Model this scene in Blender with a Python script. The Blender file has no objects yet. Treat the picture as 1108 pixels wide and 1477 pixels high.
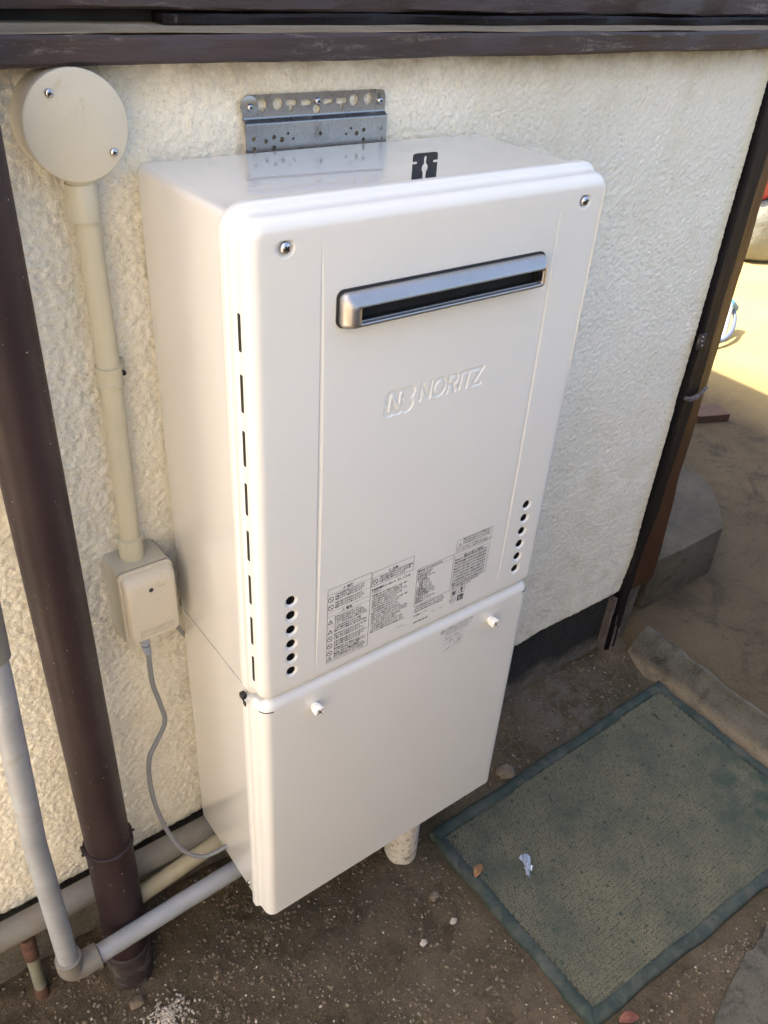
import bpy, bmesh, math, random
import numpy as np
from mathutils import Vector, Matrix
R = math.radians
random.seed(7); rng = np.random.RandomState(7)
sc = bpy.context.scene
COL = sc.collection

# ------------------------------------------------------------------ camera
CAM = np.array([-0.34426, -0.89207, 1.50672]); YAW, PIT, ROL = 0.675569, -0.600367, 0.070368
FPX = 1215.79; PW, PH = 1108.0, 1477.0
cd = np.array([math.sin(YAW)*math.cos(PIT), math.cos(YAW)*math.cos(PIT), math.sin(PIT)])
r0 = np.array([math.cos(YAW), -math.sin(YAW), 0.0]); u0 = np.cross(r0, cd)
cr = math.cos(ROL)*r0 + math.sin(ROL)*u0; cu = -math.sin(ROL)*r0 + math.cos(ROL)*u0
cam = bpy.data.cameras.new('camera'); camo = bpy.data.objects.new('camera', cam); COL.objects.link(camo)
cam.sensor_fit = 'VERTICAL'; cam.sensor_height = 24.0; cam.lens = 24.0*FPX/PH
cam.clip_start = 0.02; cam.clip_end = 300
camo.matrix_world = Matrix(((cr[0], cu[0], -cd[0], CAM[0]), (cr[1], cu[1], -cd[1], CAM[1]), (cr[2], cu[2], -cd[2], CAM[2]), (0, 0, 0, 1)))
sc.camera = camo

def at(px, py, axis, val):
    """real place of a spot measured in the photograph, on the plane axis = val"""
    v = cd + cr*(px-PW/2)/FPX + cu*(PH/2-py)/FPX
    t = (val-CAM[axis])/v[axis]
    p = CAM + t*v
    return float(p[0]), float(p[1]), float(p[2])

# ------------------------------------------------------------------ world, sun, exposure
SUN_DIR = Vector((-0.45, 0.36, 1.0)).normalized()          # towards the sun: over the house roof
elev = math.asin(SUN_DIR.z); azim = math.atan2(SUN_DIR.x, SUN_DIR.y)
w = bpy.data.worlds.new('World'); sc.world = w; w.use_nodes = True
nt = w.node_tree; bg = nt.nodes['Background']
sky = nt.nodes.new('ShaderNodeTexSky'); sky.sky_type = 'NISHITA'; sky.sun_disc = False
sky.sun_elevation = elev; sky.sun_rotation = azim
sky.dust_density = 4.5; sky.air_density = 1.0; sky.ozone_density = 0.6
nt.links.new(sky.outputs[0], bg.inputs[0]); bg.inputs[1].default_value = 0.15
sun = bpy.data.lights.new('sun', 'SUN'); sun.energy = 4.6; sun.angle = R(0.5); sun.color = (1.0, 0.93, 0.80)
so = bpy.data.objects.new('sun', sun); COL.objects.link(so)
so.rotation_euler = (-SUN_DIR).to_track_quat('-Z', 'Y').to_euler(); so.location = (0, 0, 8)
sc.view_settings.view_transform = 'Standard'; sc.view_settings.look = 'None'
sc.view_settings.exposure = 1.90; sc.view_settings.gamma = 1.0
sc.view_settings.use_curve_mapping = False

# ------------------------------------------------------------------ materials
class NT:
    def __init__(s, name):
        s.m = bpy.data.materials.new(name); s.m.use_nodes = True
        s.t = s.m.node_tree; s.b = s.t.nodes['Principled BSDF']
        s.co = s.t.nodes.new('ShaderNodeNewGeometry').outputs['Position']
    def n(s, typ, **k):
        x = s.t.nodes.new(typ)
        for a, v in k.items(): setattr(x, a, v)
        return x
    def link(s, a, b): s.t.links.new(a, b)
    def noise(s, scale, detail=4, rough=0.6, vec=None, dist=0.0):
        x = s.n('ShaderNodeTexNoise'); x.inputs['Scale'].default_value = scale
        x.inputs['Detail'].default_value = detail; x.inputs['Roughness'].default_value = rough
        x.inputs['Distortion'].default_value = dist
        s.link(vec or s.co, x.inputs['Vector']); return x.outputs['Fac']
    def vor(s, scale, feature='F1', vec=None, rnd=1.0):
        x = s.n('ShaderNodeTexVoronoi'); x.feature = feature; x.inputs['Scale'].default_value = scale
        x.inputs['Randomness'].default_value = rnd
        s.link(vec or s.co, x.inputs['Vector']); return x.outputs['Distance']
    def scaled(s, v):
        x = s.n('ShaderNodeVectorMath', operation='MULTIPLY'); x.inputs[1].default_value = v
        s.link(s.co, x.inputs[0]); return x.outputs[0]
    def ramp(s, fac, stops):
        x = s.n('ShaderNodeValToRGB'); e = x.color_ramp.elements
        while len(e) < len(stops): e.new(0.5)
        for i, (p, c) in enumerate(stops):
            e[i].position = p; e[i].color = (*c, 1) if not isinstance(c, float) else (c, c, c, 1)
        s.link(fac, x.inputs[0]); return x.outputs[0]
    def mix(s, fac, a, b, mode='MIX'):
        x = s.n('ShaderNodeMix', data_type='RGBA', blend_type=mode)
        for i, v in ((0, fac), (6, a), (7, b)):
            if isinstance(v, (int, float)): x.inputs[i].default_value = v
            elif isinstance(v, tuple): x.inputs[i].default_value = (*v, 1)
            else: s.link(v, x.inputs[i])
        return x.outputs[2]
    def math(s, op, a, b=0.0):
        x = s.n('ShaderNodeMath', operation=op)
        for i, v in ((0, a), (1, b)):
            if isinstance(v, (int, float)): x.inputs[i].default_value = v
            else: s.link(v, x.inputs[i])
        return x.outputs[0]
    def sep(s, i):
        x = s.n('ShaderNodeSeparateXYZ'); s.link(s.co, x.inputs[0]); return x.outputs[i]
    def rng(s, v, a, b, c=0.0, d=1.0):
        x = s.n('ShaderNodeMapRange'); x.clamp = True
        s.link(v, x.inputs[0])
        for i, q in enumerate((a, b, c, d)): x.inputs[i+1].default_value = q
        return x.outputs[0]
    def base(s, c):
        if isinstance(c, tuple): s.b.inputs['Base Color'].default_value = (*c, 1)
        else: s.link(c, s.b.inputs['Base Color'])
    def rough(s, v):
        if isinstance(v, (int, float)): s.b.inputs['Roughness'].default_value = v
        else: s.link(v, s.b.inputs['Roughness'])
    def metal(s, v): s.b.inputs['Metallic'].default_value = v
    def coat(s, v, r): s.b.inputs['Coat Weight'].default_value = v; s.b.inputs['Coat Roughness'].default_value = r
    def spec(s, v): s.b.inputs['Specular IOR Level'].default_value = v
    def bump(s, h, strength, dist):
        x = s.n('ShaderNodeBump'); x.inputs['Strength'].default_value = strength; x.inputs['Distance'].default_value = dist
        s.link(h, x.inputs['Height'])
        prev = s.b.inputs['Normal'].links
        if prev: s.link(prev[0].from_socket, x.inputs['Normal'])
        s.link(x.outputs[0], s.b.inputs['Normal'])

M = {}
def mat(name, col, rough=0.5, metal=0.0, var=0.12, vscale=8.0, bump=None, dirt=None, coat=None, spec=None):
    k = NT(name)
    dark = tuple(c*(1-var) for c in col); light = tuple(min(1, c*(1+var)) for c in col)
    c = k.ramp(k.noise(vscale, 5, 0.65), [(0.3, dark), (0.7, light)])
    if dirt:
        dc, amt, ds = dirt
        c = k.mix(k.rng(k.noise(ds, 6, 0.7, dist=0.4), 0.62-amt*0.3, 0.72), c, dc)
    k.base(c)
    k.rough(k.rng(k.noise(vscale*2.3, 3), 0.3, 0.7, max(0.02, rough*0.85), min(1, rough*1.15)))
    k.metal(metal)
    if bump: k.bump(k.noise(bump[0], 4, 0.6), bump[1], bump[2])
    if coat: k.coat(*coat)
    if spec is not None: k.spec(spec)
    M[name] = k.m; return k

# enamelled sheet steel of the heater
k = mat('heater_enamel', (0.640, 0.638, 0.612), 0.36, var=0.015, vscale=3, coat=(0.35, 0.16))
k.bump(k.noise(900, 2, 0.5), 0.10, 0.0004); k.bump(k.noise(9, 2, 0.5), 0.10, 0.006)
k = mat('heater_top_enamel', (0.62, 0.61, 0.59), 0.35, var=0.015, vscale=3, coat=(1.0, 0.04)); k.b.inputs['Coat IOR'].default_value = 1.7
k.bump(k.noise(60, 3, 0.5), 0.03, 0.001); k.bump(k.noise(5, 2, 0.5), 0.12, 0.012)
mat('knob_plastic', (0.80, 0.76, 0.68), 0.3, var=0.03)
mat('zinc', (0.50, 0.50, 0.52), 0.25, 1.0, var=0.15, vscale=90)
mat('print_ink', (0.035, 0.036, 0.04), 0.5, var=0.05)
mat('pale_print_ink', (0.30, 0.31, 0.32), 0.5, var=0.05)
mat('black_void', (0.006, 0.006, 0.007), 0.85, var=0.1)
mat('black_rubber', (0.012, 0.012, 0.014), 0.6, var=0.2)
k = mat('brushed_steel', (0.42, 0.40, 0.385), 0.42, 1.0, var=0.06, vscale=40)
k.bump(k.noise(500, 2, 0.5, vec=k.scaled((0.1, 1, 1))), 0.08, 0.0004)
k = mat('stainless_plate', (0.34, 0.32, 0.295), 0.28, 1.0, var=0.10, vscale=25, dirt=((0.20, 0.18, 0.15), 0.15, 30))
k.bump(k.noise(400, 2, 0.5, vec=k.scaled((0.15, 1, 1))), 0.08, 0.0004)
mat('dark_steel', (0.035, 0.037, 0.045), 0.5, 0.3, var=0.15, vscale=40)
# stucco
k = NT('stucco'); M['stucco'] = k.m
c = k.ramp(k.noise(3.0, 5, 0.6), [(0.3, (0.82, 0.775, 0.645)), (0.7, (0.89, 0.855, 0.74))])
c = k.mix(k.rng(k.noise(9, 5, 0.7), 0.52, 0.78), c, (0.74, 0.68, 0.52))
spots = k.rng(k.noise(120, 3, 0.6), 0.66, 0.76)
c = k.mix(k.math('MULTIPLY', spots, 0.55), c, (0.33, 0.27, 0.17))
pits = k.rng(k.noise(260, 4, 0.7, dist=0.6), 0.565, 0.70)
c = k.mix(k.math('MULTIPLY', pits, k.rng(k.sep(0), 0.2, 1.0, 0.40, 0.20)), c, (0.42, 0.35, 0.235))
# grime below the sill, yellowed rim beside the post, grey splash zone near the bottom: stains of the wall itself
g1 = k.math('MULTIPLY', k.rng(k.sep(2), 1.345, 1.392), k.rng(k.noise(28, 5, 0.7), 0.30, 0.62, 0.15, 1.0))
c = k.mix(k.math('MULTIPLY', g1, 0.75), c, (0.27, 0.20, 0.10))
g2 = k.math('MULTIPLY', k.rng(k.sep(0), 1.10, 1.14), 0.7)
c = k.mix(g2, c, (0.80, 0.68, 0.42))
g3 = k.math('MULTIPLY', k.rng(k.sep(2), 0.62, 0.22), k.rng(k.noise(18, 5, 0.7), 0.42, 0.66))
c = k.mix(k.math('MULTIPLY', g3, 0.45), c, (0.52, 0.49, 0.40))
# brown moss stain round the outlet box and beside the heater's back edge
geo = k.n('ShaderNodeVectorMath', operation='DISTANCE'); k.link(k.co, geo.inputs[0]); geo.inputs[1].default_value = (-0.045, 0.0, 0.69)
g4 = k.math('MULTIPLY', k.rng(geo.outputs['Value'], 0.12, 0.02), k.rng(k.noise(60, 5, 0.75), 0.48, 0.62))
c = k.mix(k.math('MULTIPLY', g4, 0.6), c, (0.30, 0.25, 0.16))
n1 = k.noise(205, 6, 0.72, dist=0.9)
crev = k.math('MULTIPLY', k.rng(n1, 0.455, 0.36), k.rng(k.sep(0), 0.2, 1.0, 0.50, 0.22))  # crevice shade in the colour: valleys of the bump noise darkened
c = k.mix(crev, c, (0.50, 0.43, 0.30))
k.base(c); k.rough(0.92); k.spec(0.15)
k.bump(n1, 0.85, 0.0036)
# painted timber
def timber(name, col, worn, amt, rough=0.55, stretch=(0.15, 1, 1)):
    k = NT(name); M[name] = k.m
    v = k.scaled(stretch)
    gr = k.noise(45, 6, 0.7, vec=v)
    c = k.ramp(gr, [(0.3, tuple(x*0.72 for x in col)), (0.7, tuple(x*1.25 for x in col))])
    wm = k.rng(k.noise(38, 7, 0.8, vec=v, dist=0.6), 0.62-amt*0.2, 0.68)
    wm = k.math('MULTIPLY', wm, k.rng(k.noise(160, 4, 0.8), 0.40, 0.56))
    c = k.mix(wm, c, worn)
    k.base(c); k.rough(k.rng(gr, 0.3, 0.7, rough*0.8, min(1, rough*1.3)))
    k.bump(gr, 0.9, 0.0022); k.bump(wm, 0.5, 0.001); return k
timber('purple_brown_paint', (0.040, 0.027, 0.026), (0.22, 0.19, 0.165), 0.42)
timber('dusty_ledge', (0.20, 0.165, 0.115), (0.30, 0.27, 0.22), 0.4, 0.9)
timber('black_brown_paint', (0.007, 0.005, 0.006), (0.10, 0.08, 0.075), 0.10, 0.55, (1, 1, 0.12)).spec(0.25)
timber('amber_wood', (0.052, 0.018, 0.007), (0.018, 0.007, 0.004), 0.60, 0.38, (1, 1, 0.12))
timber('peeled_wood', (0.09, 0.075, 0.07), (0.30, 0.26, 0.24), 0.8, 0.9, (1, 1, 0.1))
k = timber('deadwood', (0.07, 0.035, 0.018), (0.13, 0.09, 0.055), 0.5, 0.8)
# plastics and pipes
mat('beige_pvc', (0.44, 0.42, 0.325), 0.42, var=0.04, vscale=14, dirt=((0.36, 0.31, 0.20), 0.08, 24))
mat('beige_lid', (0.48, 0.45, 0.365), 0.5, var=0.04, vscale=14, dirt=((0.40, 0.34, 0.22), 0.12, 18), bump=(300, 0.08, 0.0006))
mat('warm_grey_plastic', (0.455, 0.425, 0.36), 0.55, var=0.04, vscale=20, dirt=((0.36, 0.31, 0.24), 0.10, 26), bump=(260, 0.10, 0.0006))
mat('greenish_grey_plastic', (0.34, 0.325, 0.27), 0.6, var=0.06, vscale=20)
mat('grey_cable', (0.17, 0.18, 0.20), 0.5, var=0.05)
mat('blue_grey_plug', (0.26, 0.30, 0.37), 0.45, var=0.05)
k = mat('brown_pvc', (0.058, 0.034, 0.034), 0.5, spec=0.28, var=0.12, vscale=6, dirt=((0.075, 0.055, 0.05), 0.35, 16))
k.base(k.mix(k.rng(k.noise(260, 2, 0.5), 0.735, 0.75), k.mix(k.rng(k.noise(9, 4), 0.3, 0.7), (0.018, 0.0105, 0.0125), (0.029, 0.017, 0.020)), (0.45, 0.42, 0.38)))
mat('dull_brown_pvc', (0.028, 0.020, 0.020), 0.75, var=0.3, vscale=30, dirt=((0.16, 0.14, 0.12), 0.30, 30))
mat('grey_pvc', (0.235, 0.25, 0.275), 0.5, var=0.14, vscale=18, dirt=((0.21, 0.19, 0.16), 0.22, 22))
mat('grey_pvc_dull', (0.155, 0.147, 0.130), 0.7, var=0.16, vscale=18, dirt=((0.16, 0.13, 0.10), 0.3, 22))
mat('cream_pvc', (0.33, 0.295, 0.205), 0.6, var=0.12, vscale=20, dirt=((0.22, 0.18, 0.12), 0.3, 25))
k = mat('white_pvc', (0.66, 0.62, 0.53), 0.4, var=0.05, vscale=10)
k.base(k.mix(k.math('MULTIPLY', k.rng(k.noise(95, 5, 0.75), 0.50, 0.66), k.rng(k.sep(2), 0.22, 0.08)), (0.68, 0.64, 0.56), (0.26, 0.16, 0.07)))
mat('rust', (0.085, 0.042, 0.028), 0.95, var=0.4, vscale=60, bump=(180, 0.5, 0.002))
mat('greenish_pipe', (0.20, 0.20, 0.155), 0.7, var=0.2, vscale=30, dirt=((0.20, 0.09, 0.045), 0.2, 30))
# ground and concrete
def earth(name, a, b, cdark, bstr=1.0, moss=None, sc1=5.0):
    k = NT(name); M[name] = k.m
    c = k.ramp(k.noise(sc1, 7, 0.7), [(0.30, a), (0.55, b), (0.75, tuple(x*1.25 for x in b))])
    c = k.mix(k.rng(k.noise(sc1*2.4, 6, 0.75, dist=0.5), 0.52, 0.70), c, cdark)
    if moss: c = k.mix(k.math('MULTIPLY', k.rng(k.noise(3.1, 6, 0.75), 0.50, 0.64), 0.7), c, moss)
    if name == 'yard_concrete': c = k.mix(k.rng(k.sep(0), 2.45, 3.0), c, k.ramp(k.noise(2.0, 6, 0.7), [(0.3, (0.32, 0.235, 0.095)), (0.7, (0.40, 0.295, 0.125))]))  # sunlit tone painted in: paler, yellower colour past the shadow line
    if name == 'kerb_concrete': c = k.mix(k.math('MULTIPLY', k.rng(k.sep(2), 0.032, 0.014), k.rng(k.noise(22, 4, 0.7), 0.35, 0.5, 0.4, 0.9)), c, (0.27, 0.215, 0.145))
    if name == 'earth':
        q_ = k.n('ShaderNodeVectorMath', operation='DISTANCE'); k.link(k.co, q_.inputs[0]); q_.inputs[1].default_value = (0.90, -0.075, 0.0)
        c = k.mix(k.math('MULTIPLY', k.rng(q_.outputs['Value'], 0.16, 0.05), k.rng(k.noise(16, 5, 0.7), 0.42, 0.55)), c, (0.19, 0.17, 0.14))
    grit = k.noise(260, 4, 0.75)
    c = k.mix(k.rng(grit, 0.60, 0.72), c, tuple(min(1, x*2.3) for x in b))
    c = k.mix(k.rng(grit, 0.42, 0.32), c, tuple(x*0.45 for x in a))
    k.base(c); k.rough(0.95); k.spec(0.2)
    k.bump(k.noise(200, 8, 0.85), 1.0*bstr, 0.012); k.bump(k.noise(25, 4, 0.6), 0.4*bstr, 0.01); return k
earth('earth', (0.095, 0.070, 0.043), (0.185, 0.142, 0.092), (0.066, 0.049, 0.030), moss=(0.085, 0.074, 0.038))
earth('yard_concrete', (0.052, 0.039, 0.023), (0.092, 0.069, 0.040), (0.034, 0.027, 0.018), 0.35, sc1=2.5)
earth('kerb_concrete', (0.070, 0.066, 0.052), (0.135, 0.122, 0.092), (0.034, 0.032, 0.026), 0.6, sc1=8)
earth('slab_concrete', (0.062, 0.058, 0.046), (0.120, 0.110, 0.085), (0.030, 0.028, 0.023), 0.6, sc1=8)
earth('block_concrete', (0.065, 0.055, 0.040), (0.098, 0.083, 0.060), (0.036, 0.031, 0.023), 0.4, sc1=6)
k = NT('foundation'); M['foundation'] = k.m
zz = k.sep(2)
c = k.ramp(k.noise(30, 6, 0.7), [(0.3, (0.060, 0.055, 0.045)), (0.7, (0.15, 0.135, 0.11))])
tar = k.ramp(k.noise(80, 4, 0.7), [(0.35, (0.010, 0.011, 0.011)), (0.8, (0.030, 0.030, 0.027))])
edge = k.math('ADD', zz, k.math('MULTIPLY', k.math('SUBTRACT', k.noise(14, 5, 0.7), 0.5), 0.10))
edge = k.math('ADD', edge, k.math('MULTIPLY', k.rng(k.sep(0), 0.9, 1.15), 0.02))
right = k.rng(k.sep(0), 0.05, 0.12, 0.10, 0.0)
c = k.mix(k.rng(k.math('SUBTRACT', edge, right), 0.055, 0.085), c, tar)
crk = k.noise(9, 6, 0.75, dist=1.5)
c = k.mix(k.rng(k.math('ABSOLUTE', k.math('SUBTRACT', crk, 0.5)), 0.008, 0.003), c, (0.012, 0.010, 0.008))
k.base(c); k.rough(0.85)
k.bump(k.noise(110, 5, 0.7), 0.7, 0.004); k.bump(crk, 0.4, 0.02)
mat('mat_border', (0.021, 0.034, 0.027), 0.85, var=0.35, vscale=25, dirt=((0.080, 0.080, 0.062), 0.55, 14), bump=(300, 0.25, 0.001))
k = NT('mat_tuft'); M['mat_tuft'] = k.m
c = k.ramp(k.noise(9, 6, 0.7), [(0.32, (0.070, 0.088, 0.066)), (0.5, (0.128, 0.127, 0.088)), (0.72, (0.175, 0.162, 0.110))])
gr_ = k.n('ShaderNodeVectorMath', operation='DISTANCE'); k.link(k.co, gr_.inputs[0]); gr_.inputs[1].default_value = (1.09, -0.50, 0.0)
c = k.mix(k.math('MULTIPLY', k.rng(gr_.outputs['Value'], 0.20, 0.05), k.rng(k.noise(14, 4), 0.35, 0.55)), c, (0.025, 0.058, 0.044))
c = k.mix(k.rng(k.noise(700, 2), 0.68, 0.74), c, (0.30, 0.28, 0.22))
k.base(c); k.rough(0.9); k.bump(k.noise(500, 4, 0.7), 0.7, 0.002)
mat('mat_base', (0.058, 0.060, 0.042), 0.95, var=0.35, vscale=40, bump=(260, 0.6, 0.002))
mat('mat_stud', (0.040, 0.055, 0.040), 0.8, var=0.3, vscale=60)
mat('pebble_pale', (0.36, 0.31, 0.25), 0.85, var=0.35, vscale=55)
mat('pebble_brown', (0.135, 0.103, 0.068), 0.95, var=0.45, vscale=55, bump=(300, 0.8, 0.002))
mat('pebble_grey', (0.17, 0.15, 0.12), 0.9, var=0.3, vscale=55)
mat('dry_leaf', (0.24, 0.12, 0.05), 0.7, var=0.35, vscale=110)
mat('red_leaf', (0.16, 0.055, 0.035), 0.7, var=0.3, vscale=110)
mat('twig', (0.05, 0.033, 0.02), 0.9, var=0.3, vscale=60)
k = mat('clear_wrap', (0.60, 0.66, 0.78), 0.12, var=0.1); k.b.inputs['Transmission Weight'].default_value = 0.55; k.coat(1, 0.05)
mat('red_plastic', (0.33, 0.02, 0.015), 0.4); mat('pale_bag', (0.22, 0.22, 0.18), 0.45, var=0.12, vscale=6, bump=(12, 0.6, 0.02))
mat('blue_hose', (0.05, 0.16, 0.26), 0.35); mat('grey_hose', (0.10, 0.12, 0.17), 0.4); mat('white_plastic', (0.35, 0.38, 0.40), 0.4)
mat('bounce_plaster', (0.80, 0.71, 0.57), 0.95, var=0.08, vscale=2, bump=(90, 0.4, 0.004))
mat('bounce_pale', (0.68, 0.57, 0.40), 0.95, var=0.1, vscale=4)
mat('roof_tile', (0.09, 0.09, 0.10), 0.7)

# ------------------------------------------------------------------ helpers
def link(name, me, m, parent=None, smooth=False):
    o = bpy.data.objects.new(name, me); COL.objects.link(o)
    for x in (m if isinstance(m, (list, tuple)) else [m]): me.materials.append(M[x] if x else None)
    if parent: o.parent = parent
    if smooth: me.shade_smooth()
    return o
def obj(name, bm, m, parent=None, smooth=False):
    me = bpy.data.meshes.new(name); bm.to_mesh(me); bm.free()
    return link(name, me, m, parent, smooth)
def raw(name, V, F, m, parent=None, smooth=False):
    me = bpy.data.meshes.new(name); me.from_pydata([tuple(v) for v in V], [], [tuple(f) for f in F]); me.update()
    return link(name, me, m, parent, smooth)
def quads(name, V, Q, m, parent=None, smooth=True):
    V = np.asarray(V, dtype=np.float32); Q = np.asarray(Q, dtype=np.int32)
    me = bpy.data.meshes.new(name); me.vertices.add(len(V)); me.vertices.foreach_set('co', V.ravel())
    me.loops.add(Q.size); me.loops.foreach_set('vertex_index', Q.ravel()); me.polygons.add(len(Q))
    me.polygons.foreach_set('loop_start', np.arange(0, Q.size, Q.shape[1], dtype=np.int32))
    me.update(calc_edges=True); me.validate()
    return link(name, me, m, parent, smooth)
def thing(name, label, cat, loc=(0, 0, 0), group=None):
    o = bpy.data.objects.new(name, None); COL.objects.link(o); o.empty_display_size = 0.05
    o.location = loc; o['label'] = label; o['category'] = cat
    if group: o['group'] = group
    return o
def settle(t):
    """parts are built in world space; give them the inverse of the thing's place"""
    for c in t.children:
        c.matrix_parent_inverse = Matrix.Translation(-t.location)
def tag(o, label, cat, group=None):
    o['label'] = label; o['category'] = cat
    if group: o['group'] = group
    return o
def structure(o): o['kind'] = 'structure'; return o
def autosm(o, ang=40):
    me = o.data; me.shade_smooth()
    bm = bmesh.new(); bm.from_mesh(me)
    for e in bm.edges:
        if len(e.link_faces) == 2 and e.calc_face_angle(0) > R(ang): e.smooth = False
    bm.to_mesh(me); bm.free(); return o
def box(bm, x0, x1, y0, y1, z0, z1, bev=0.0, seg=2):
    r = bmesh.ops.create_cube(bm, size=1.0)
    vs = r['verts']
    for v in vs: v.co = Vector((x0+(v.co.x+.5)*(x1-x0), y0+(v.co.y+.5)*(y1-y0), z0+(v.co.z+.5)*(z1-z0)))
    if bev:
        es = list({e for v in vs for e in v.link_edges})
        bmesh.ops.bevel(bm, geom=es, offset=bev, segments=seg, profile=0.5, affect='EDGES')
    return vs
def boxo(name, x0, x1, y0, y1, z0, z1, m, parent=None, bev=0.0, seg=2):
    bm = bmesh.new(); box(bm, x0, x1, y0, y1, z0, z1, bev, seg)
    o = obj(name, bm, m, parent)
    if bev: autosm(o, 50)
    return o
def tube(pts, r, n=16, cap=True, flat=1.0):
    """swept round tube along pts; r a number or one per point. returns V, F"""
    P = [Vector(p) for p in pts]; N = len(P)
    rr = r if isinstance(r, (list, tuple)) else [r]*N
    V = []; F = []
    t = (P[1]-P[0]).normalized()
    up = Vector((0, -1, 0)) if abs(t.y) < 0.9 else Vector((0, 0, 1))
    a = (up - t*up.dot(t)).normalized()
    for i in range(N):
        t = ((P[min(i+1, N-1)]-P[max(i-1, 0)])).normalized()
        a = (a - t*a.dot(t)).normalized(); b = t.cross(a)
        for j in range(n):
            th = 2*math.pi*j/n
            V.append(P[i] + a*math.cos(th)*rr[i]*flat + b*math.sin(th)*rr[i])
    for i in range(N-1):
        for j in range(n):
            k2 = (j+1) % n
            F.append((i*n+j, i*n+k2, (i+1)*n+k2, (i+1)*n+j))
    if cap: F.append(tuple(range(n))[::-1]); F.append(tuple((N-1)*n+j for j in range(n)))
    return V, F
def tubeo(name, pts, r, m, parent=None, n=20, flat=1.0):
    V, F = tube(pts, r, n, True, flat); return autosm(raw(name, V, F, m, parent), 50)
def spline(pts, n=8):
    out = []; P = [Vector(p) for p in pts]
    for i in range(len(P)-1):
        p0 = P[max(i-1, 0)]; p1 = P[i]; p2 = P[i+1]; p3 = P[min(i+2, len(P)-1)]
        for k2 in range(n):
            t = k2/n
            out.append(0.5*((2*p1)+(p2-p0)*t+(2*p0-5*p1+4*p2-p3)*t*t+(-p0+3*p1-3*p2+p3)*t**3))
    out.append(P[-1]); return out
def rrect(x0, x1, z0, z1, r, n=6):
    pts = []
    for cx, cz, a0 in ((x1-r, z1-r, 0), (x0+r, z1-r, 90), (x0+r, z0+r, 180), (x1-r, z0+r, 270)):
        for i in range(n+1):
            a = R(a0+90*i/n); pts.append((cx+r*math.cos(a), cz+r*math.sin(a)))
    return pts
def loft(name, loops, m, parent=None, capf=False, capb=False, ang=35):
    """loops: list of (points2d (x,z), y)"""
    V = []; F = []; n = len(loops[0][0])
    for pts, y in loops: V += [(p[0], y, p[1]) for p in pts]
    for i in range(len(loops)-1):
        for j in range(n):
            k2 = (j+1) % n; F.append((i*n+j, i*n+k2, (i+1)*n+k2, (i+1)*n+j))
    if capb: F.append(tuple(range(n)))
    if capf: F.append(tuple((len(loops)-1)*n+j for j in range(n)))
    o = raw(name, V, F, m, parent)
    bm = bmesh.new(); bm.from_mesh(o.data); bmesh.ops.recalc_face_normals(bm, faces=bm.faces); bm.to_mesh(o.data); bm.free()
    return autosm(o, ang)
def plate(name, outer, holes, thick, m, parent=None, y=0.0):
    """flat plate in the x-z plane with real cut-outs, front face at y"""
    cu_ = bpy.data.curves.new(name, 'CURVE'); cu_.dimensions = '2D'; cu_.fill_mode = 'BOTH'; cu_.extrude = thick/2
    for pts in [outer]+holes:
        s = cu_.splines.new('POLY'); s.points.add(len(pts)-1); s.use_cyclic_u = True
        for i, p in enumerate(pts): s.points[i].co = (p[0], p[1], 0, 1)
    to = bpy.data.objects.new('tmp', cu_); COL.objects.link(to)
    dg = bpy.context.evaluated_depsgraph_get(); dg.update()
    me = bpy.data.meshes.new_from_object(to.evaluated_get(dg)); bpy.data.objects.remove(to)
    me.name = name
    me.transform(Matrix(((1, 0, 0, 0), (0, 0, -1, y+thick/2), (0, 1, 0, 0), (0, 0, 0, 1))))
    me.materials.clear()
    return link(name, me, m, parent)
def circ(cx, cz, r, n=16, sq=1.0): return [(cx+r*math.cos(2*math.pi*i/n), cz+sq*r*math.sin(2*math.pi*i/n)) for i in range(n)]
def textmesh(name, items, m, parent, y, D=(0, 0)):
    """items: (string, x, z, size[, squeeze, offset]); flat print on a face at y looking to -y. one mesh"""
    bm = bmesh.new(); dgo = []
    for it in items:
        s, x, z, size = it[:4]; sq = it[4] if len(it) > 4 else 1.0; off = it[5] if len(it) > 5 else 0.0
        if isinstance(s, list):      # polygon outline
            vs = [bm.verts.new((p[0], y, p[1])) for p in s]
            try: bm.faces.new(vs)
            except ValueError: pass
            continue
        c = bpy.data.curves.new('t', 'FONT'); c.body = s; c.size = size; c.resolution_u = 1; c.offset = off
        to = bpy.data.objects.new('t', c); COL.objects.link(to); dgo.append((to, x, z, sq))
    if dgo:
        dg = bpy.context.evaluated_depsgraph_get(); dg.update()
        for to, x, z, sq in dgo:
            me = bpy.data.meshes.new_from_object(to.evaluated_get(dg))
            me.transform(Matrix(((sq, 0, 0, x), (0, 0, -1, y), (0, 1, 0, z), (0, 0, 0, 1))))
            bm.from_mesh(me); bpy.data.meshes.remove(me)
        for to, *_ in dgo:
            c = to.data; bpy.data.objects.remove(to); bpy.data.curves.remove(c)
    for f in bm.faces: f.material_index = 0; f.smooth = False
    me = bpy.data.meshes.new(name); bm.to_mesh(me); bm.free(); me.materials.clear()
    return link(name, me, m, parent)
def rect(x0, x1, z0, z1): return [(x0, z0), (x1, z0), (x1, z1), (x0, z1)]
def frame_items(x0, x1, z0, z1, t=0.0005):
    return [(rect(x0, x1, z1-t, z1), 0, 0, 0), (rect(x0, x1, z0, z0+t), 0, 0, 0), (rect(x0, x0+t, z0+t, z1-t), 0, 0, 0), (rect(x1-t, x1, z0+t, z1-t), 0, 0, 0)]
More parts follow.
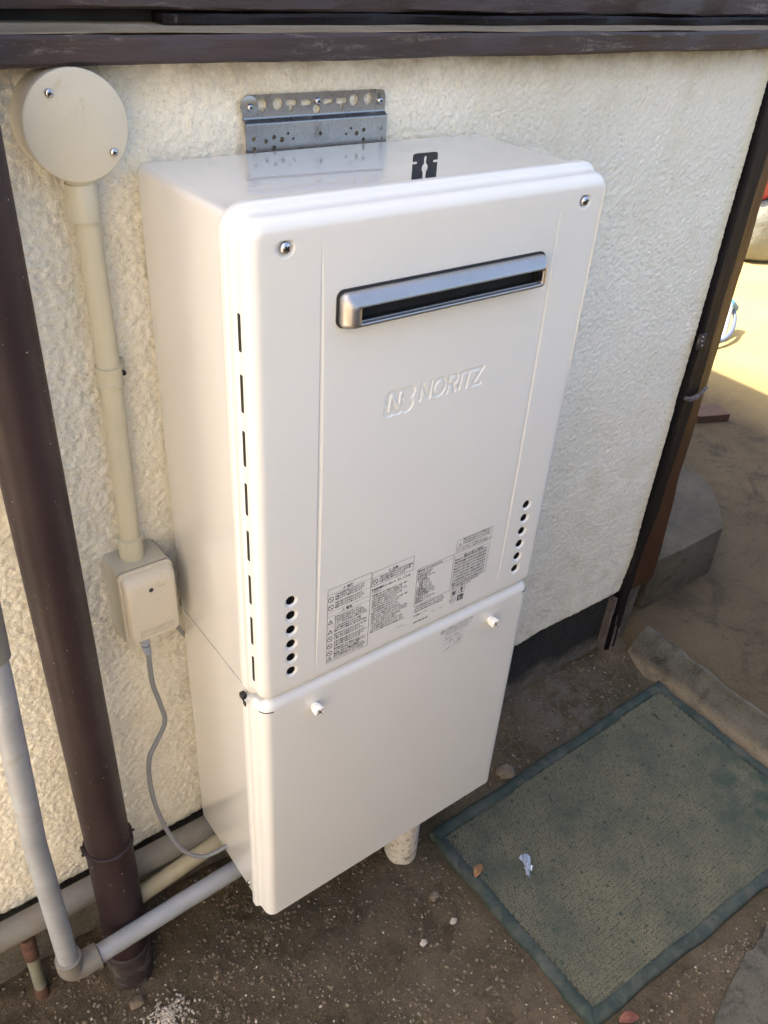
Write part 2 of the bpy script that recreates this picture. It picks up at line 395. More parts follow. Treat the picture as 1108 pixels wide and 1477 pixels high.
def lathe(name, prof, m, parent, centre, axis='y', n=24, ang=35):
    """prof: (radius, height along -y) for axis y or (radius, z) for axis z"""
    V = []; F = []
    for r_, h in prof:
        for j in range(n):
            a = 2*math.pi*j/n
            if axis == 'y': V.append((centre[0]+r_*math.cos(a), centre[1]-h, centre[2]+r_*math.sin(a)))
            else: V.append((centre[0]+r_*math.cos(a), centre[1]+r_*math.sin(a), centre[2]+h))
    for i in range(len(prof)-1):
        for j in range(n):
            k2 = (j+1) % n; F.append((i*n+j, i*n+k2, (i+1)*n+k2, (i+1)*n+j))
    F.append(tuple(range(n))); F.append(tuple((len(prof)-1)*n+j for j in range(n)))
    me = bpy.data.meshes.new(name); me.from_pydata(V, [], F)
    bm = bmesh.new(); bm.from_mesh(me); bmesh.ops.remove_doubles(bm, verts=bm.verts, dist=1e-6)
    bmesh.ops.recalc_face_normals(bm, faces=bm.faces); bm.to_mesh(me); bm.free()
    return autosm(link(name, me, m, parent), ang)
def screw(parent, x, y, z, r, m='zinc'):
    o = lathe('screw', [(r, 0), (r, r*0.25), (r*0.93, r*0.5), (r*0.72, r*0.72), (r*0.4, r*0.84), (0.0001, r*0.88)], m, parent, (x, y, z), n=18)
    bm = bmesh.new(); h = r*0.86; a = R(random.uniform(10, 70)); q = r*0.13; l = r*0.5
    for ang in (a, a+math.pi/2):
        ca, sa = math.cos(ang), math.sin(ang)
        pts = [(-l, -q), (l, -q), (l, q), (-l, q)]
        lo = [bm.verts.new((x+p[0]*ca-p[1]*sa, y-h*0.6, z+p[0]*sa+p[1]*ca)) for p in pts]
        hi = [bm.verts.new((x+p[0]*ca-p[1]*sa, y-h*1.06-(0.00005 if ang == a else 0), z+p[0]*sa+p[1]*ca)) for p in pts]
        bm.faces.new(hi)
        for i in range(4): bm.faces.new((lo[i], lo[(i+1) % 4], hi[(i+1) % 4], hi[i]))
    s = obj('cross_slot', bm, 'black_void', o)
    return o
# value noise on arrays, for displaced sheets
_TAB = {}
def vnoise(X, Y, scale, seed):
    if seed not in _TAB: _TAB[seed] = np.random.RandomState(seed).rand(256, 256)
    T = _TAB[seed]
    x = X*scale; y = Y*scale; xi = np.floor(x).astype(int); yi = np.floor(y).astype(int)
    fx = x-xi; fy = y-yi; fx = fx*fx*(3-2*fx); fy = fy*fy*(3-2*fy)
    g = lambda i, j: T[(xi+i) % 256, (yi+j) % 256]
    return (g(0, 0)*(1-fx)+g(1, 0)*fx)*(1-fy)+(g(0, 1)*(1-fx)+g(1, 1)*fx)*fy - 0.5
def fbm(X, Y, scale, octs, seed, gain=0.5):
    s = 0; a = 1.0
    for i in range(octs): s = s+a*vnoise(X+13.1*i, Y+7.7*i, scale*2**i, seed+i); a *= gain
    return s
def gridq(nx, ny):
    I = np.arange(nx*ny).reshape(ny, nx)
    return np.stack([I[:-1, :-1], I[:-1, 1:], I[1:, 1:], I[1:, :-1]], -1).reshape(-1, 4)

# ================================================================== SETTING
# wide earth sheet with the near yard modelled finely
xs = np.concatenate([[-60, -20, -6, -2], np.arange(-0.9, 1.32, 0.006), [3, 8, 20, 60]])
ys = np.concatenate([[-60, -20, -6, -2], np.arange(-1.05, 0.06, 0.006), [1.0, 6, 20, 60]])
X, Y = np.meshgrid(xs, ys)
near = ((X > -0.95) & (X < 1.33) & (Y > -1.1) & (Y < 0.07)).astype(float)
Zg = near*(0.020*fbm(X, Y, 6, 3, 3) + 0.006*fbm(X, Y, 45, 4, 9, 0.6) + 0.0) - 0.004
# dirt is banked up against the foundation and dished under the mat
Zg += near*0.030*np.exp(-((Y+0.0)/0.06)**2)
matm = (X > 0.40) & (X < 1.19) & (Y > -0.64) & (Y < -0.13)
Zg = np.where(matm, np.minimum(Zg, -0.001)*0.3-0.002, Zg)
structure(quads('ground', np.stack([X, Y, Zg], -1).reshape(-1, 3), gridq(len(xs), len(ys)), 'earth'))

# raised yard slab round the house corner, with a worn sloping edge
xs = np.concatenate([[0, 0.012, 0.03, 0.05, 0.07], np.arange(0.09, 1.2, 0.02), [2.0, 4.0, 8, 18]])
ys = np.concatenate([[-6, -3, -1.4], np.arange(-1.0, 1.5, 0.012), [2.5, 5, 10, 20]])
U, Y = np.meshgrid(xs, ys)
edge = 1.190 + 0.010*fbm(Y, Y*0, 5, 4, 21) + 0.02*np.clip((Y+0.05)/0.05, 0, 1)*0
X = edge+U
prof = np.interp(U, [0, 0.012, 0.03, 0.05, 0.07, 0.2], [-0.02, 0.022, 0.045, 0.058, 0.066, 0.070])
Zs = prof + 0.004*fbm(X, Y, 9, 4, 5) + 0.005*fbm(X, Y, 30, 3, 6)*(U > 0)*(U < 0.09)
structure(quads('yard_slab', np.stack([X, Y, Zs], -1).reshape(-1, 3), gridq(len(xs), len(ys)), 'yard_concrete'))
# pale mortar lip along the slab edge
Yk = np.arange(-0.72, -0.03, 0.006); V = []; 
for y_ in Yk:
    e = float(1.190 + 0.010*fbm(np.array([y_]), np.array([0.0]), 5, 4, 21)[0]); wob = float(0.005*fbm(np.array([y_]), np.array([3.0]), 22, 3, 33)[0])
    wf = 0.040+wob*1.2 + 0.015*max(0, (y_+0.2)/0.17)
    for u, z in ((-0.020, -0.010), (-0.004+wob, 0.022), (0.012, 0.042+wob*0.5), (0.034, 0.062+wob), (wf*0.9, 0.072), (wf+0.006, 0.0725+wob*.2), (wf+0.014, 0.058)):
        V.append((e+u, y_, z))
structure(quads('slab_edge', V, gridq(7, len(Yk)), 'kerb_concrete'))
# small slab at lower right
px = [(1108, 1335), (1062, 1398), (1030, 1477)]
P = [at(*p, 2, 0.012) for p in px]
bm = bmesh.new()
top = [Vector((P[0][0]+0.35, P[0][1]+0.02, 0.012))]+[Vector(p) for p in P]+[Vector((P[2][0]-0.06, P[2][1]-0.12, .012)), Vector((P[2][0]-0.1, -1.3, .012)), Vector((1.15, -1.3, .012))]
rim = []
for i in range(len(top)):
    a, b = top[i], top[(i+1) % len(top)]
    for t in range(8):
        p = a.lerp(b, t/8); rim.append(Vector((p.x+random.uniform(-.004, .004), p.y+random.uniform(-.004, .004), p.z)))
tv = [bm.verts.new(p) for p in rim]; bv = [bm.verts.new((p.x-0.004, p.y+0.004, -0.03)) for p in rim]
bm.faces.new(tv)
for i in range(len(tv)): bm.faces.new((tv[i], bv[i], bv[(i+1) % len(bv)], tv[(i+1) % len(tv)]))
bmesh.ops.recalc_face_normals(bm, faces=bm.faces)
structure(obj('concrete_slab', bm, 'slab_concrete'))

# stucco wall, finely lumped where it is seen
xs = np.arange(-0.62, 1.1435, 0.0022); zs = np.arange(0.2115, 1.3990, 0.0022)
X, Z = np.meshgrid(xs, zs)
lump = fbm(X+0.002*fbm(X, Z, 60, 2, 90), Z*1.1, 210, 2, 41, 0.6)
calm = np.clip(1.15-0.55*np.clip(X, 0, 1.1), 0.5, 1.15)
D0 = 0.0022*lump*np.clip(calm, 0.75, 2) + 0.0026*fbm(X, Z, 9, 2, 50)
# rounded lip at the lower edge and at the post
lipz = np.clip((Z-0.2115)/0.012, 0, 1); lipx = np.clip((1.1435-X)/0.010, 0, 1)
rag = 0.006*fbm(X, Z*0, 14, 4, 61)
Yw = -D0 + 0.010*(1-np.sqrt(1-(1-lipz)**2)) + 0.006*(1-np.sqrt(1-(1-lipx)**2))
Zw = Z + rag*np.clip(1-(Z-0.2115)/0.03, 0, 1)
V = np.stack([X, Yw, Zw], -1).reshape(-1, 3)
structure(quads('wall', V, gridq(len(xs), len(zs))[:, ::1], 'stucco'))
boxo_ = boxo('wall_backing', -0.62, 1.14, 0.012, 0.10, 0.214, 1.40, 'stucco'); structure(boxo_)
structure(boxo('wall_beyond', -0.72, -0.622, 0.0, 0.12, 0.0, 3.0, 'stucco'))
structure(boxo('upper_wall', -0.62, 1.275, 0.02, 0.12, 1.60, 3.0, 'stucco'))
structure(boxo('end_wall', 1.235, 1.275, 0.06, 7.0, 0.07, 3.0, 'stucco'))
structure(boxo('left_end_wall', -0.72, -0.68, 0.122, 7.0, 0.0, 3.0, 'stucco'))
structure(boxo('roof', -0.80, 1.42, -0.06, 7.2, 3.0, 3.10, 'roof_tile'))
xs = np.concatenate([[-9, -5, -3], np.arange(-2, -0.85, 0.1), [-0.78]]); ys = np.array([-0.95, -.9, -.5, 0, 1, 2, 4, 8.0]); X, Y = np.meshgrid(xs, ys)
structure(quads('bounce_ground', np.stack([X, Y, X*0+0.02], -1).reshape(-1, 3), gridq(len(xs), len(ys)), 'bounce_pale'))  # added unseen pale ground, bouncing warm sunlight in from the left
# concrete footing
xs = np.arange(-1.2, 1.16, 0.008); zs = np.arange(-0.05, 0.26, 0.008); X, Z = np.meshgrid(xs, zs)
Yf = 0.016 - 0.004*fbm(X, Z, 25, 3, 71) - 0.05*np.clip(0.05-Z, 0, 1)
structure(quads('footing', np.stack([X, Yf, Z], -1).reshape(-1, 3), gridq(len(xs), len(zs)), 'foundation'))
# added plaster wall behind the camera, bouncing warm light onto the heater
structure(boxo('bounce_wall', -7.0, -0.70, -2.3, -2.15, 0.0, 3.4, 'bounce_plaster'))

structure(boxo('sky_blocker', -0.75, 7.0, -1.46, -1.40, 0.0, 1.20, 'black_brown_paint'))  # added unseen screen, cuts low sky and bounce from the lower front
# ================================================================== TIMBER over the wall and at the corner
t = thing('window_sill', 'weathered purple-brown wooden sill with dusty ledge above the stucco wall', 'sill', (0.3, -0.02, 1.39))
def wavy(name, x0, x1, prof, m, parent, amp=0.0007, dx=0.02):
    xs_ = np.arange(x0, x1+1e-6, dx); n = len(prof); V = []
    for x_ in xs_:
        for i, (y_, z_) in enumerate(prof):
            V.append((x_, y_+amp*math.sin(x_*31+i*2.1)+random.uniform(-amp, amp)*0.5, z_+amp*math.sin(x_*17+i)+random.uniform(-amp, amp)*0.5))
    F = []
    for i in range(len(xs_)-1):
        for j in range(n):
            k2 = (j+1) % n; F.append((i*n+j, i*n+k2, (i+1)*n+k2, (i+1)*n+j))
    F.append(tuple(range(n))); F.append(tuple((len(xs_)-1)*n+j for j in range(n)))
    o = raw(name, V, F, m, parent)
    bm = bmesh.new(); bm.from_mesh(o.data); bmesh.ops.recalc_face_normals(bm, faces=bm.faces); bm.to_mesh(o.data); bm.free()
    return autosm(o, 30)
wavy('sill_board', -0.60, 1.36, [(0.02, 1.389), (-0.028, 1.3895), (-0.0325, 1.393), (-0.034, 1.412), (-0.031, 1.4155), (0.02, 1.4175)], 'purple_brown_paint', t)
wavy('ledge', -0.60, 1.36, [(0.03, 1.4180), (-0.029, 1.4162), (-0.029, 1.4172), (-0.009, 1.4215), (0.03, 1.4225)], 'dusty_ledge', t, 0.0004)
settle(t)
t = thing('window_frame', 'dark brown window frame with grooved rail along the top edge of the photo', 'window frame', (0.3, 0.0, 1.42))
wavy('trim_strip', 0.045, 1.10, [(0.012, 1.4215), (-0.011, 1.4218), (-0.0125, 1.4290), (-0.010, 1.4315), (0.012, 1.4315)], 'black_brown_paint', t, 0.0009)
wavy('bottom_rail', -0.60, 1.095, [(0.03, 1.4335), (-0.004, 1.4335), (-0.0065, 1.436), (-0.0065, 1.462), (-0.004, 1.4645), (0.03, 1.4645)], 'purple_brown_paint', t)
wavy('upper_rail', -0.60, 1.095, [(0.03, 1.4655), (0.006, 1.4655), (0.004, 1.468), (0.004, 1.600), (0.03, 1.602)], 'black_brown_paint', t)
wavy('back_rail', -0.60, 1.36, [(0.034, 1.4226), (0.016, 1.4226), (0.015, 1.60), (0.034, 1.60)], 'black_void', t, 0.0002)
wavy('frame_stile', 1.097, 1.15, [(0.03, 1.4225), (-0.006, 1.4225), (-0.008, 1.60), (0.03, 1.60)], 'purple_brown_paint', t, 0.0003)
settle(t)

def strip(name, L, Rr, y0, y1, m, parent):
    """upright timber with slightly wandering edges; L, Rr lists of (z, x)"""
    zs_ = np.arange(L[0][0], L[-1][0]+1e-6, 0.012); V = []
    for z_ in zs_:
        xl = np.interp(z_, [a[0] for a in L], [a[1] for a in L]) + 0.0012*math.sin(z_*23)+random.uniform(-.0006, .0006)
        xr = np.interp(z_, [a[0] for a in Rr], [a[1] for a in Rr]) + 0.0012*math.sin(z_*31+1)+random.uniform(-.0005, .0005)
        b = 0.003; w_ = 0.0002*math.sin(z_*40)
        V += [(xl, y1, z_), (xl, y0+b, z_), (xl+b, y0+w_, z_), (xr-b, y0+w_, z_), (xr, y0+b, z_), (xr, y1, z_)]
    F = []
    for i in range(len(zs_)-1):
        for j in range(6):
            k2 = (j+1) % 6; F.append((i*6+j, i*6+k2, (i+1)*6+k2, (i+1)*6+j))
    F.append(tuple(range(6))); F.append(tuple((len(zs_)-1)*6+j for j in range(6)))
    o = raw(name, V, F, m, parent)
    bm = bmesh.new(); bm.from_mesh(o.data); bmesh.ops.recalc_face_normals(bm, faces=bm.faces); bm.to_mesh(o.data); bm.free()
    return autosm(o, 40)
t = thing('corner_post', 'black painted corner post with peeled grey foot at the end of the stucco wall', 'post', (1.17, 0.0, 0.0))
strip('post', [(-0.02, 1.1300), (0.219, 1.1230), (0.363, 1.1420), (0.535, 1.1505), (0.90, 1.1465), (1.386, 1.1455)], [(-0.02, 1.160), (0.22, 1.157), (0.321, 1.1640), (0.464, 1.1800), (0.64, 1.187), (0.75, 1.197), (0.87, 1.1915), (1.386, 1.191)], -0.010, 0.055, 'black_brown_paint', t)
strip('post_foot', [(-0.02, 1.112), (0.205, 1.112)], [(-0.02, 1.1295), (0.205, 1.1225)], -0.004, 0.05, 'peeled_wood', t)
for i in range(7):   # torn splinters of the foot
    x_ = 1.120+i*0.0055; h = random.uniform(0.10, 0.19)
    strip('splinter', [(0.0, x_), (h, x_-0.004)], [(0.0, x_+0.003), (h, x_-0.0005)], -0.010-random.uniform(0, .004), -0.004, random.choice(['peeled_wood', 'black_brown_paint']), t)
z1 = 0.735
tubeo('pipe_clip', [(1.146, -0.012, z1+.006), (1.160, -0.017, z1+.001), (1.185, -0.018, z1+.003), (1.206, -0.014, z1+.009), (1.222, -0.011, z1+.012)], [0.004, 0.006, 0.0065, 0.006, 0.004], 'peeled_wood', t, 10, 0.6)
hx, _, hz = at(1012, 492, 1, -0.012)
boxo('hinge_plate', hx-0.013, hx+0.013, -0.0145, -0.009, hz-0.016, hz+0.016, 'dull_brown_pvc', t, 0.004)
for dz in (-.009, .001, .010): screw(t, hx+random.uniform(-.004, .004), -0.0145, hz+dz, 0.0028, 'stainless_plate')
settle(t)
t = thing('door_jamb', 'amber brown varnished door jamb board right of the black corner post', 'door jamb', (1.25, 0.02, 0.0))
strip('board', [(0.20, 1.158), (0.321, 1.165), (0.464, 1.181), (0.64, 1.188), (0.75, 1.198), (0.87, 1.1925), (1.386, 1.192)], [(0.20, 1.257), (0.30, 1.260), (0.504, 1.2415), (1.386, 1.2385)], 0.000, 0.050, 'amber_wood', t)
kx, _, kz = at(1062, 330, 1, -0.002)
lathe('knot', [(0.016, -0.002), (0.014, 0.001), (0.008, 0.0025), (0.0001, 0.003)], 'black_brown_paint', t, (kx, 0.0, kz), n=18)
strip('stone_foot', [(0.02, 1.161), (0.198, 1.159)], [(0.02, 1.205), (0.198, 1.222)], 0.004, 0.045, 'kerb_concrete', t)
settle(t)
# doorstep block
outl = [(1.279, .022), (1.40, .018), (1.575, .020), (1.655, .085), (1.722, .158), (1.757, .22), (1.76, .30), (1.70, .42), (1.279, .46)]
bm = bmesh.new(); top = [bm.verts.new((x_, y_, 0.224)) for x_, y_ in outl]; bot = [bm.verts.new((x_+.004, y_-.003, 0.03)) for x_, y_ in outl]
bm.faces.new(top); bm.faces.new(bot[::-1])
for i in range(len(outl)): bm.faces.new((top[i], bot[i], bot[(i+1) % 9], top[(i+1) % 9]))
bmesh.ops.recalc_face_normals(bm, faces=bm.faces)
bmesh.ops.bevel(bm, geom=[e for e in bm.edges], offset=0.006, segments=2, affect='EDGES', profile=.5)
tag(autosm(obj('step_block', bm, 'block_concrete')), 'rough concrete doorstep block behind the wooden door jamb', 'step')

# ================================================================== WATER HEATER
H = thing('water_heater', 'tall off-white wall-hung gas water heater with pipe cover on the stucco wall', 'water heater', (0.235, -0.12, 0.235))
W = 0.470; D = 0.2478; ZT = 1.2995; ZB = 0.708
def ringprof():
    P = [(0.020, -D)]
    for i in range(0, 11):
        a = R(9*i); P.append((0.014-0.014*math.sin(a), -D+0.014-0.014*math.cos(a)))
    P += [(-0.0003, -0.229), (-0.0004, -0.2255), (-0.0008, -0.2235), (-0.0018, -0.2220), (-0.0040, -0.2208), (-0.0060, -0.2200), (-0.0072, -0.2185),
          (-0.0076, -0.2165), (-0.0076, -0.2100), (-0.0070, -0.2082), (-0.0050, -0.2074), (0.0050, -0.2074)]
    return P
def outline(x0, x1, z0, z1, rad, o, n=8, m_=40):
    """rounded rectangle at inset o with constant vertex count, dense along the sides"""
    pts = []
    r_ = max(rad-o, 0.0)
    cs = [(x1-rad, z1-rad, 0), (x0+rad, z1-rad, 90), (x0+rad, z0+rad, 180), (x1-rad, z0+rad, 270)]
    for ci, (cx_, cz_, a0) in enumerate(cs):
        for i in range(n+1):
            a = R(a0+90*i/n); pts.append((cx_+r_*math.cos(a), cz_+r_*math.sin(a)))
        nx_, nz_, b0 = cs[(ci+1) % 4]; a = R(b0)
        e = (nx_+r_*math.cos(a), nz_+r_*math.sin(a)); s = pts[-1]
        for i in range(1, m_): pts.append((s[0]+(e[0]-s[0])*i/m_, s[1]+(e[1]-s[1])*i/m_))
    return pts
X0, X1 = 0.0010, 0.4690
# --- front panel height field: screws dimples, vent holes, two creases and the pressed emblem
def seg(X, Z, ax, az, bx, bz):
    dx, dz = bx-ax, bz-az; L = dx*dx+dz*dz+1e-12
    t_ = np.clip(((X-ax)*dx+(Z-az)*dz)/L, 0, 1)
    return np.hypot(X-ax-t_*dx, Z-az-t_*dz)
def emblem(X, Z):
    z0, h = 1.0785, 0.0200; sh = 0.12
    Xs = X - (Z-z0)*sh            # italic
    d = np.full(X.shape, 1.0)
    def L(cx_, segs):
        nonlocal d
        for a, b, c_, e in segs: d = np.minimum(d, seg(Xs, Z, cx_+a, z0+b*h, cx_+c_, z0+e*h))
    def arc(cx_, cz_, rx, rz, a0, a1, n=14):
        nonlocal d
        pr = None
        for i in range(n+1):
            a = R(a0+(a1-a0)*i/n); q = (cx_+rx*math.cos(a), cz_+rz*math.sin(a))
            if pr: d = np.minimum(d, seg(Xs, Z, pr[0], pr[1], q[0], q[1]))
            pr = q
    x_ = 0.2115
    L(x_, [(0, 0, 0, 1), (0, 1, .0135, 0), (.0135, 0, .0135, 1)])
    arc(x_+.0268, z0+h/2, .0082, h/2, 0, 360, 24)
    L(x_+.0400, [(0, 0, 0, 1), (0, 1, .008, 1), (0, .46, .008, .46), (.0065, .46, .0120, 0)]); arc(x_+.048, z0+h*.73, .0045, h*.27, -90, 90, 8)
    L(x_+.0580, [(0, 0, 0, 1)])
    L(x_+.0620, [(0, 1, .0135, 1), (.0068, 0, .0068, 1)])
    L(x_+.0785, [(0, 1, .0125, 1), (.0125, 1, 0, 0), (0, 0, .0130, 0)])
    press = 1-np.clip((d-0.0015)/0.0009, 0, 1); press = press*press*(3-2*press)
    # emblem: six joined discs with a raised N
    dd = np.full(X.shape, 1.0)
    for i in range(3):
        for j in range(2):
            dd = np.minimum(dd, np.hypot(Xs-(0.1705+i*0.0118), Z-(1.0775+j*0.0145)) - 0.0085)
    p2 = 1-np.clip((dd+0.0004)/0.0012, 0, 1); p2 = p2*p2*(3-2*p2)
    dn = np.minimum(np.minimum(seg(Xs, Z, .1705, 1.0765, .1705, 1.0935), seg(Xs, Z, .1705, 1.0935, .1835, 1.0765)), seg(Xs, Z, .1835, 1.0765, .1835, 1.0935))
    n2 = 1-np.clip((dn-0.0013)/0.0010, 0, 1)
    return 0.0012*np.maximum(press, p2*(1-n2))
HX = 0.0437; HZ = [0.8616-i*0.0227 for i in range(6)]; HR = 0.0058
SX, SZ = 0.0403, 1.2724
def height(X, Z):
    y = np.zeros(X.shape)
    for hx_ in (HX, W-HX):
        for hz_ in HZ:
            d = np.hypot(X-hx_, Z-hz_); s = np.clip((0.0090-d)/0.0030, 0, 1); y += 0.0022*s*s*(3-2*s)
    for sx_ in (SX, W-SX):
        d = np.hypot(X-sx_, Z-SZ); s = np.clip((0.0098-d)/0.0040, 0, 1); y += 0.0030*s*s*(3-2*s)
    for gx in (0.0786, W-0.0786):
        tt = np.clip((Z-0.7324)/(1.2726-0.7324), 0, 1); env = np.clip(np.sin(np.pi*tt), 0, 1)**0.55
        u = X-gx; w1 = 0.0007; w2 = 0.0048*env+0.0003
        v = np.clip(np.where(u < 0, 1+u/w1, 1-u/w2), 0, 1); v = v*v*(3-2*v)*0.5+v*0.5
        y += 0.0028*env*v*(tt > 0)*(tt < 1)
    y += emblem(X, Z)
    return y
def coords(a, b, step, bands):
    c = set(np.round(np.arange(a, b, step), 6)); c |= {round(a, 6), round(b, 6)}
    c = sorted(c); out = [v for v in c if not any(l < v < h for l, h, s in bands)]
    for l, h, s in bands:
        l = max(l, a); h = min(h, b); n = max(1, int(round((h-l)/s))); out += [l+(h-l)*i/n for i in range(n+1)]
    out = sorted(out); res = [out[0]]
    for v in out[1:]:
        if v-res[-1] > 1e-5: res.append(v)
    return np.array(res)
xa, xb_ = X0+0.020, X1-0.020; za, zb_ = ZB+0.020, ZT-0.020
SH = 0.0014
cx_ = coords(xa, xb_, 0.004, [(0.0325, 0.0545, 0.0006), (0.0770, 0.0845, 0.0005), (0.160, 0.312, 0.0006), (W-0.0800, W-0.0725, 0.0005), (W-0.0545, W-0.0325, 0.0006)])
cz_ = coords(za, zb_, 0.006, [(0.730, 0.742, 0.0015), (0.7385, 0.8715, 0.0006), (1.066, 1.104, 0.0006), (1.2610, zb_, 0.0006)])
Xh, Zh = np.meshgrid(cx_, cz_); Yh = -D + height(Xh, Zh)
V = np.stack([Xh, Yh, Zh], -1).reshape(-1, 3); Q = gridq(len(cx_), len(cz_))
# cut the vent holes: snap nearby vertices to the rim, drop faces inside
rm = np.zeros(len(V), bool)
for hx_ in (HX, W-HX):
    for hz_ in HZ:
        dx = V[:, 0]-hx_; dz = V[:, 2]-hz_; d = np.hypot(dx, dz)
        m_ = np.abs(d-HR) < 0.00034; V[m_, 0] = hx_+dx[m_]/d[m_]*HR; V[m_, 2] = hz_+dz[m_]/d[m_]*HR
        rm |= d < HR-0.00034
Q = Q[~rm[Q].any(1)]
# ring sweep round the rim, welded into the same mesh
P = ringprof(); nR = len(outline(X0, X1, ZB, ZT, 0.020, 0)); VR = []
for o_, y_ in P:
    for a, b in outline(X0, X1, ZB, ZT, 0.020, o_): VR.append((a, y_, b))
QR = []
for i in range(len(P)-1):
    for j in range(nR):
        k2 = (j+1) % nR; QR.append((i*nR+j, (i+1)*nR+j, (i+1)*nR+k2, i*nR+k2))
V = np.concatenate([V, np.array(VR)]); Q = np.concatenate([Q, np.array(QR)+len(Xh.ravel())])
fc = quads('front_cover', V, Q, 'heater_enamel', H)
# vent holes: a dark recessed cup behind each opening
cup = None
for hx_ in (HX, W-HX):
    for hz_ in HZ:
        if cup is None:
            cup = lathe('vent_hole', [(0.0072, -0.0018), (0.0068, -0.012), (0.0001, -0.012)], 'black_void', fc, (0, 0, 0), n=16)
            cup.data.flip_normals(); o = cup
            bm = bmesh.new(); bm.from_mesh(o.data)
            bmesh.ops.delete(bm, geom=[f for f in bm.faces if len(f.verts) > 4 and abs(f.calc_center_median().y-0.0018) < 1e-4], context='FACES'); bm.to_mesh(o.data); bm.free()
        else: o = cup.copy(); COL.objects.link(o); o.parent = fc
        o.location = (hx_, -D+0.0006, hz_)
# side vent slots: recessed dark slits in the left flank
Sz = [(1.213, 1.1753), (1.1517, 1.111), (1.0903, 1.0492), (1.0284, 0.9882), (0.9675, 0.9272), (0.9059, 0.8644), (0.844, 0.8016), (0.7813, 0.7405)]
for side in (0, 1):
    for zt_, zb2 in Sz:
        xx = X0-0.00055 if side == 0 else X1+0.00055
        pts = rrect(-0.2318, -0.2268, zb2, zt_, 0.0011, 3); n = len(pts); V2 = [(xx, a, b) for a, b in pts]+[(xx+(0.0012 if side == 0 else -0.0012), a, b) for a, b in pts]
        F2 = [tuple(range(n)) if side else tuple(range(n))[::-1]]+[(i, (i+1) % n, n+(i+1) % n, n+i) for i in range(n)]
        raw('vent_slot', V2, F2, 'black_void', fc)
for sx_ in (SX, W-SX): screw(fc, sx_, -D+0.0028, SZ, 0.0058)

# body shells
def shell(name, x0, x1, y0, y1, z0, z1, roundtop):
    bm = bmesh.new(); box(bm, x0, x1, y0, y1, z0, z1)
    es = []
    for e in bm.edges:
        a, b = e.verts; mid = (a.co+b.co)/2; d_ = (b.co-a.co)
        if abs(d_.z) > .1 and mid.y > y1-0.01: es.append(e)
        if roundtop and abs(mid.z-z1) < 1e-4 and abs(d_.y) > .1: es.append(e)
        if roundtop and abs(mid.z-z1) < 1e-4 and abs(d_.x) > .1 and mid.y > y1-0.01: es.append(e)
    bmesh.ops.bevel(bm, geom=es, offset=0.010, segments=6, profile=0.5, affect='EDGES')
    bmesh.ops.recalc_face_normals(bm, faces=bm.faces)
    return autosm(obj(name, bm, 'heater_top_enamel', H), 35)
boxo('seam_gap', 0.0022, 0.4678, -0.2060, -0.0140, 0.7045, 0.7105, 'black_void', H)
shell('upper_casing', 0.0006, 0.4694, -0.2080, -0.0125, 0.7092, 1.3000, True)
shell('lower_casing', 0.0012, 0.4688, -0.2080, -0.0125, 0.2350, 0.7055, False)
# lower front panel: same rim swept, cut level at the foot
ZL = 0.7060
VR = []; P2 = ringprof()
for o_, y_ in P2:
    for a, b in outline(X0+0.0004, X1-0.0004, -0.10, ZL, 0.020, o_):
        if o_ < 0: b = min(b, ZL-0.0065-0.0)
        VR.append((a, y_+0.0006, b))
bm = bmesh.new(); vs = [bm.verts.new(v) for v in VR]
for i in range(len(P2)-1):
    for j in range(nR):
        k2 = (j+1) % nR
        try: bm.faces.new((vs[i*nR+j], vs[(i+1)*nR+j], vs[(i+1)*nR+k2], vs[i*nR+k2]))
        except ValueError: pass
bm.faces.new([vs[j] for j in range(nR)])
bmesh.ops.bisect_plane(bm, geom=bm.verts[:]+bm.edges[:]+bm.faces[:], plane_co=(0, 0, 0.2350), plane_no=(0, 0, 1), clear_inner=True)
bmesh.ops.recalc_face_normals(bm, faces=bm.faces)
for f in bm.faces:
    if f.calc_area() > 0.05 and f.normal.y > 0: bmesh.ops.reverse_faces(bm, faces=bm.faces); break
lp = autosm(obj('pipe_cover_panel', bm, 'heater_enamel', H), 30)
# dark arcs standing in for the open corner gaps, and the rubber bumper at the joint
for sgn, xc in ((-1, X0+0.020), (1, X1-0.020)):
    pts = []
    for i in range(9):
        a = R(8+74*i/8); pts.append((xc+sgn*0.0196*math.cos(a)*0.98, -D+0.0145-0.0149*math.sin(a)*1.0, ZL-0.0150+0.0*i))
    tubeo('gap_arc', pts, [0.0001]+[0.00075]*7+[0.0001], 'black_rubber', lp, 8)
boxo('bumper', -0.0085, -0.0015, -0.2140, -0.2050, 0.6960, 0.7040, 'black_rubber', H, 0.001)
boxo('bumper', -0.0095, -0.0078, -0.2230, -0.2165, 0.6935, 0.7010, 'black_rubber', H, 0.0005)
